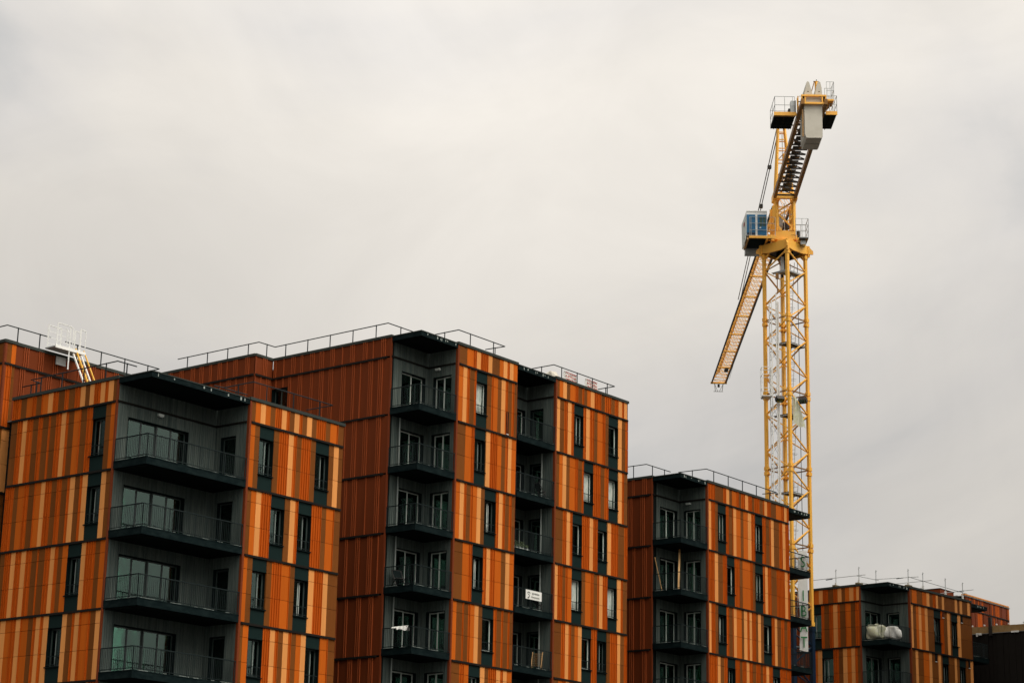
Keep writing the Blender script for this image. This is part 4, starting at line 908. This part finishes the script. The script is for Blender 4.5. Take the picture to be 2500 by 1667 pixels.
for l in (-.4, .35): mb.tube((48.2, l, 48.8), (48.35, l * .8, 48.15), .03, 'galv'); mb.tube((48.2, l, 48.8), (48.35, l * .2, 48.15), .02, 'galv')
mb.tube((48.35, -.4, 48.15), (48.35, .45, 48.15), .03, 'galv'); mb.cyl((48.2, 0), .1, 48.5, 48.75, 'crdark', 10); mb.build('jib_tip', CR)
mb = MB(); mb.box(42.4, 43.2, -.32, -.02, 48.55, 48.75, 'crdark'); mb.build('trolley', CR)
mb = MB()
for dl in (0.0, .14): mb.tube((0, .20 + dl, 54.3), (25.2 + dl * 8, .28 + dl, 50.0), .032, 'crdark', 6)
mb.box(10.9, 11.2, .14, .36, 52.3, 52.55, 'crdark'); mb.box(5.2, 5.5, .16, .42, 53.2, 53.4, 'crdark')
mb.tube((0, 0, 54.3), (-13.0, .95, 49.2), .03, 'yellowd', 6); mb.tube((0, .1, 54.3), (-13.0, -.35, 49.2), .03, 'yellowd', 6); mb.build('jib_tie', CR)
mb = MB(); mb.tube((30, -.55, 49.4), (46, -.75, 48.7), .012, 'galv', 4); mb.build('hoist_rope', CR)
# cab
mb = MB(); x0, x1, y0, y1, z0, z1 = -1.0, .75, 1.24, 2.62, 46.12, 47.78
mb.hexa([(x0, y0, z0), (x1, y0, z0), (x1, y1 + .02, z0), (x0, y1, z0), (x0, y0, z1), (x1, y0, z1), (x1, y1 + .02, z1), (x0, y1, z1)], 'white')
mb.box(x0 - .03, x1, y0 + .02, y1 - .02, z1 - .002 + .004, z1 + .07, 'white'); o = mb.build('cab', CR)
for nm, a, b in (('cab_door', y0 + .05, y0 + .64), ('cab_panel', y0 + .78, y1 - .03)):
    m2 = MB(); m2.box(x0 - .03, x0 - .002, a, b, z0 + .04, z1 - .20, 'blue')
    if nm == 'cab_door':
        m2.box(x0 - .036, x0 - .031, a + .06, a + .22, z0 + .66, z1 - .33, 'curtaing'); m2.box(x0 - .036, x0 - .031, a + .27, a + .45, z0 + .64, z1 - .33, 'curtaing'); m2.box(x0 - .05, x0 - .031, a + .36, a + .47, z0 + .52, z0 + .58, 'white')
    else: m2.box(x0 - .036, x0 - .031, a + .02, b - .02, z0 + .065, z0 + .20, 'bluedark')
    p = m2.build(nm, o)
m2 = MB(); m2.hexa([(x0 + .1, y1 + .01, z0 - .2), (x1 + .1, y1 + .03, z0 - .35), (x1 + .1, y1 + .10, z0 - .35), (x0 + .1, y1 + .03, z0 - .2), (x0 + .1, y1 + .01, z1 - .2), (x1 + .1, y1 + .03, z1 - .3), (x1 + .1, y1 + .12, z1 - .3), (x0 + .1, y1 + .07, z1 - .2)], 'pvc')
m2.poly([(x0 + .3, y1 + .085, z0 + .8), (x0 + .7, y1 + .10, z0 + .8), (x0 + .7, y1 + .10, z0 + 1.05), (x0 + .3, y1 + .085, z0 + 1.05)], (0, .01, 0), 'redink'); m2.build('cab_side_glazing', o)
mb = MB(); mb.box(-1.1, -1.0, .65, 2.45, 45.93, 46.09, 'yellow'); mb.box(-.996, 1.3, .95, 2.45, 45.96, 46.02, 'slab'); mb.box(-1.0, 1.3, 2.46, 2.58, 45.85, 46.0, 'wood'); mb.box(-1.0, 1.3, 1.2, 1.32, 45.85, 45.955, 'yellow'); mb.box(.9, 1.5, 1.2, 2.5, 45.5, 45.85, 'galv'); mb.box(-.72, -.6, .72, 1.2, 45.9, 46.3, 'yellow')
mb.build('cab_platform', CR)
rails([(-1.08, .72), (-1.08, 2.4), (-.2, 2.7)], 46.09, 1.30, [.87, .40], (0, .95))
mb = MB(); mb.tube((.3, .9, 46.3), (-.6, 1.25, 46.3), .16, 'yellow', 12); mb.tube((.9, .75, 46.2), (.9, .75, 48.6), .10, 'yellow', 8); mb.bar((1.2, .8, 46.3), (1.6, .5, 48.8), .10, 'yellowd'); mb.build('slewing_motor', CR)
# basket on the right
mb = MB(); mb.box(-1.15, .2, -1.45, -.85, 46.0, 46.04, 'galv'); mb.box(-1.15, .2, -1.45, -.85, 45.93, 45.998, 'crdark'); mb.box(-.9, -.3, -1.3, -.95, 45.62, 45.90, 'galv'); mb.build('access_platform', CR)
rails([(-1.15, -.62), (-1.15, -1.45), (.2, -1.45), (.2, -.8)], 46.04, 1.28, [.85, .45], (0, .5, 1))
mb = MB(); mb.cyl((-.6, -.85), .12, 46.0, 46.6, 'crdark', 12); mb.box(-.8, -.4, -.95, -.75, 45.8, 46.1, 'yellow'); mb.build('drive_unit', CR)
# ---------------------------------------------------------------- things on the crane
CM = Matrix.Translation((115.35, 68.46, 0)) @ Matrix.Rotation(R(37.82), 4, 'Z')
for (l, z, tl, lb) in ((.68, 35.05, .35, 'black floodlight clamped to the left face of the crane mast, left of the pair'), (-.92, 35.0, -.5, 'black floodlight at the right edge of the crane mast, right of the pair')):
    p = CM @ Vector((-1.25, l, z)); t = thing('floodlight', lb, 'lamp', p, R(37.82) + tl, 'floodlights on the crane mast')
    mb = MB(); mb.hexa([(-.35, -.26, -.1), (-.05, -.26, -.30), (-.05, .26, -.30), (-.35, .26, -.1), (-.22, -.26, .12), (.06, -.26, -.08), (.06, .26, -.08), (-.22, .26, .12)], 'crdark'); mb.build('housing', t)
    mb = MB(); mb.poly([(-.362, -.2, -.11), (-.362, .2, -.11), (-.08, .2, -.306), (-.08, -.2, -.306)], (-.004, 0, -.006), 'glass'); mb.build('lens', t)
    mb = MB(); mb.bar((0, 0, -.1), (.35, 0, .05), .05, 'crdark'); mb.bar((-.1, -.3, 0), (-.1, .3, 0), .03, 'crdark'); mb.build('bracket', t)
mb = MB()
def fn(u, v):
    w = .18 + .62 * v ** .8; a = -1.30 + .05 * math.sin(8 * u + 5 * v)
    return CM @ Vector((a, -.22 - w * u - .10 * v * 0, 35.15 - (1.75 + .35 * u) * v + .05 * math.sin(9 * u)))
mb.grid(fn, 14, 14, 'plastic'); o = mb.build('tattered_sheet', None, True); tag(o, 'tattered pale plastic sheet hanging between the floodlights on the crane mast', 'sheet')
t = thing('banner', 'long white vertical banner with green letters hanging on the lower crane mast', 'banner', CM @ Vector((-1.42, -.65, 0)), R(37.82 - 7))
mb = MB()
def fn(u, v):
    z = 25.15 - 6.35 * v; w = .50 + .10 * math.sin(3.3 * v + .5) ** 2
    return (.04 * math.sin(10 * v + 3 * u), (u - .5) * -w + .02 * math.sin(7 * v), z)
mb.grid(fn, 6, 40, 'cloth'); mb.build('sheet', t, True)
rot = Matrix(((0, 0, -1, 0), (-1, 0, 0, 0), (0, 1, 0, 0), (0, 0, 0, 1)))
for ch, z in (('S', 24.08), ('I', 21.95), ('B', 20.98), ('A', 20.02), ('T', 19.05)):
    text_mesh(ch, .98, 'green', Matrix.Translation((-.09, .0, z)) @ rot @ Matrix.Scale(.72, 4, (1, 0, 0)), t, 'letter', 'CENTER')
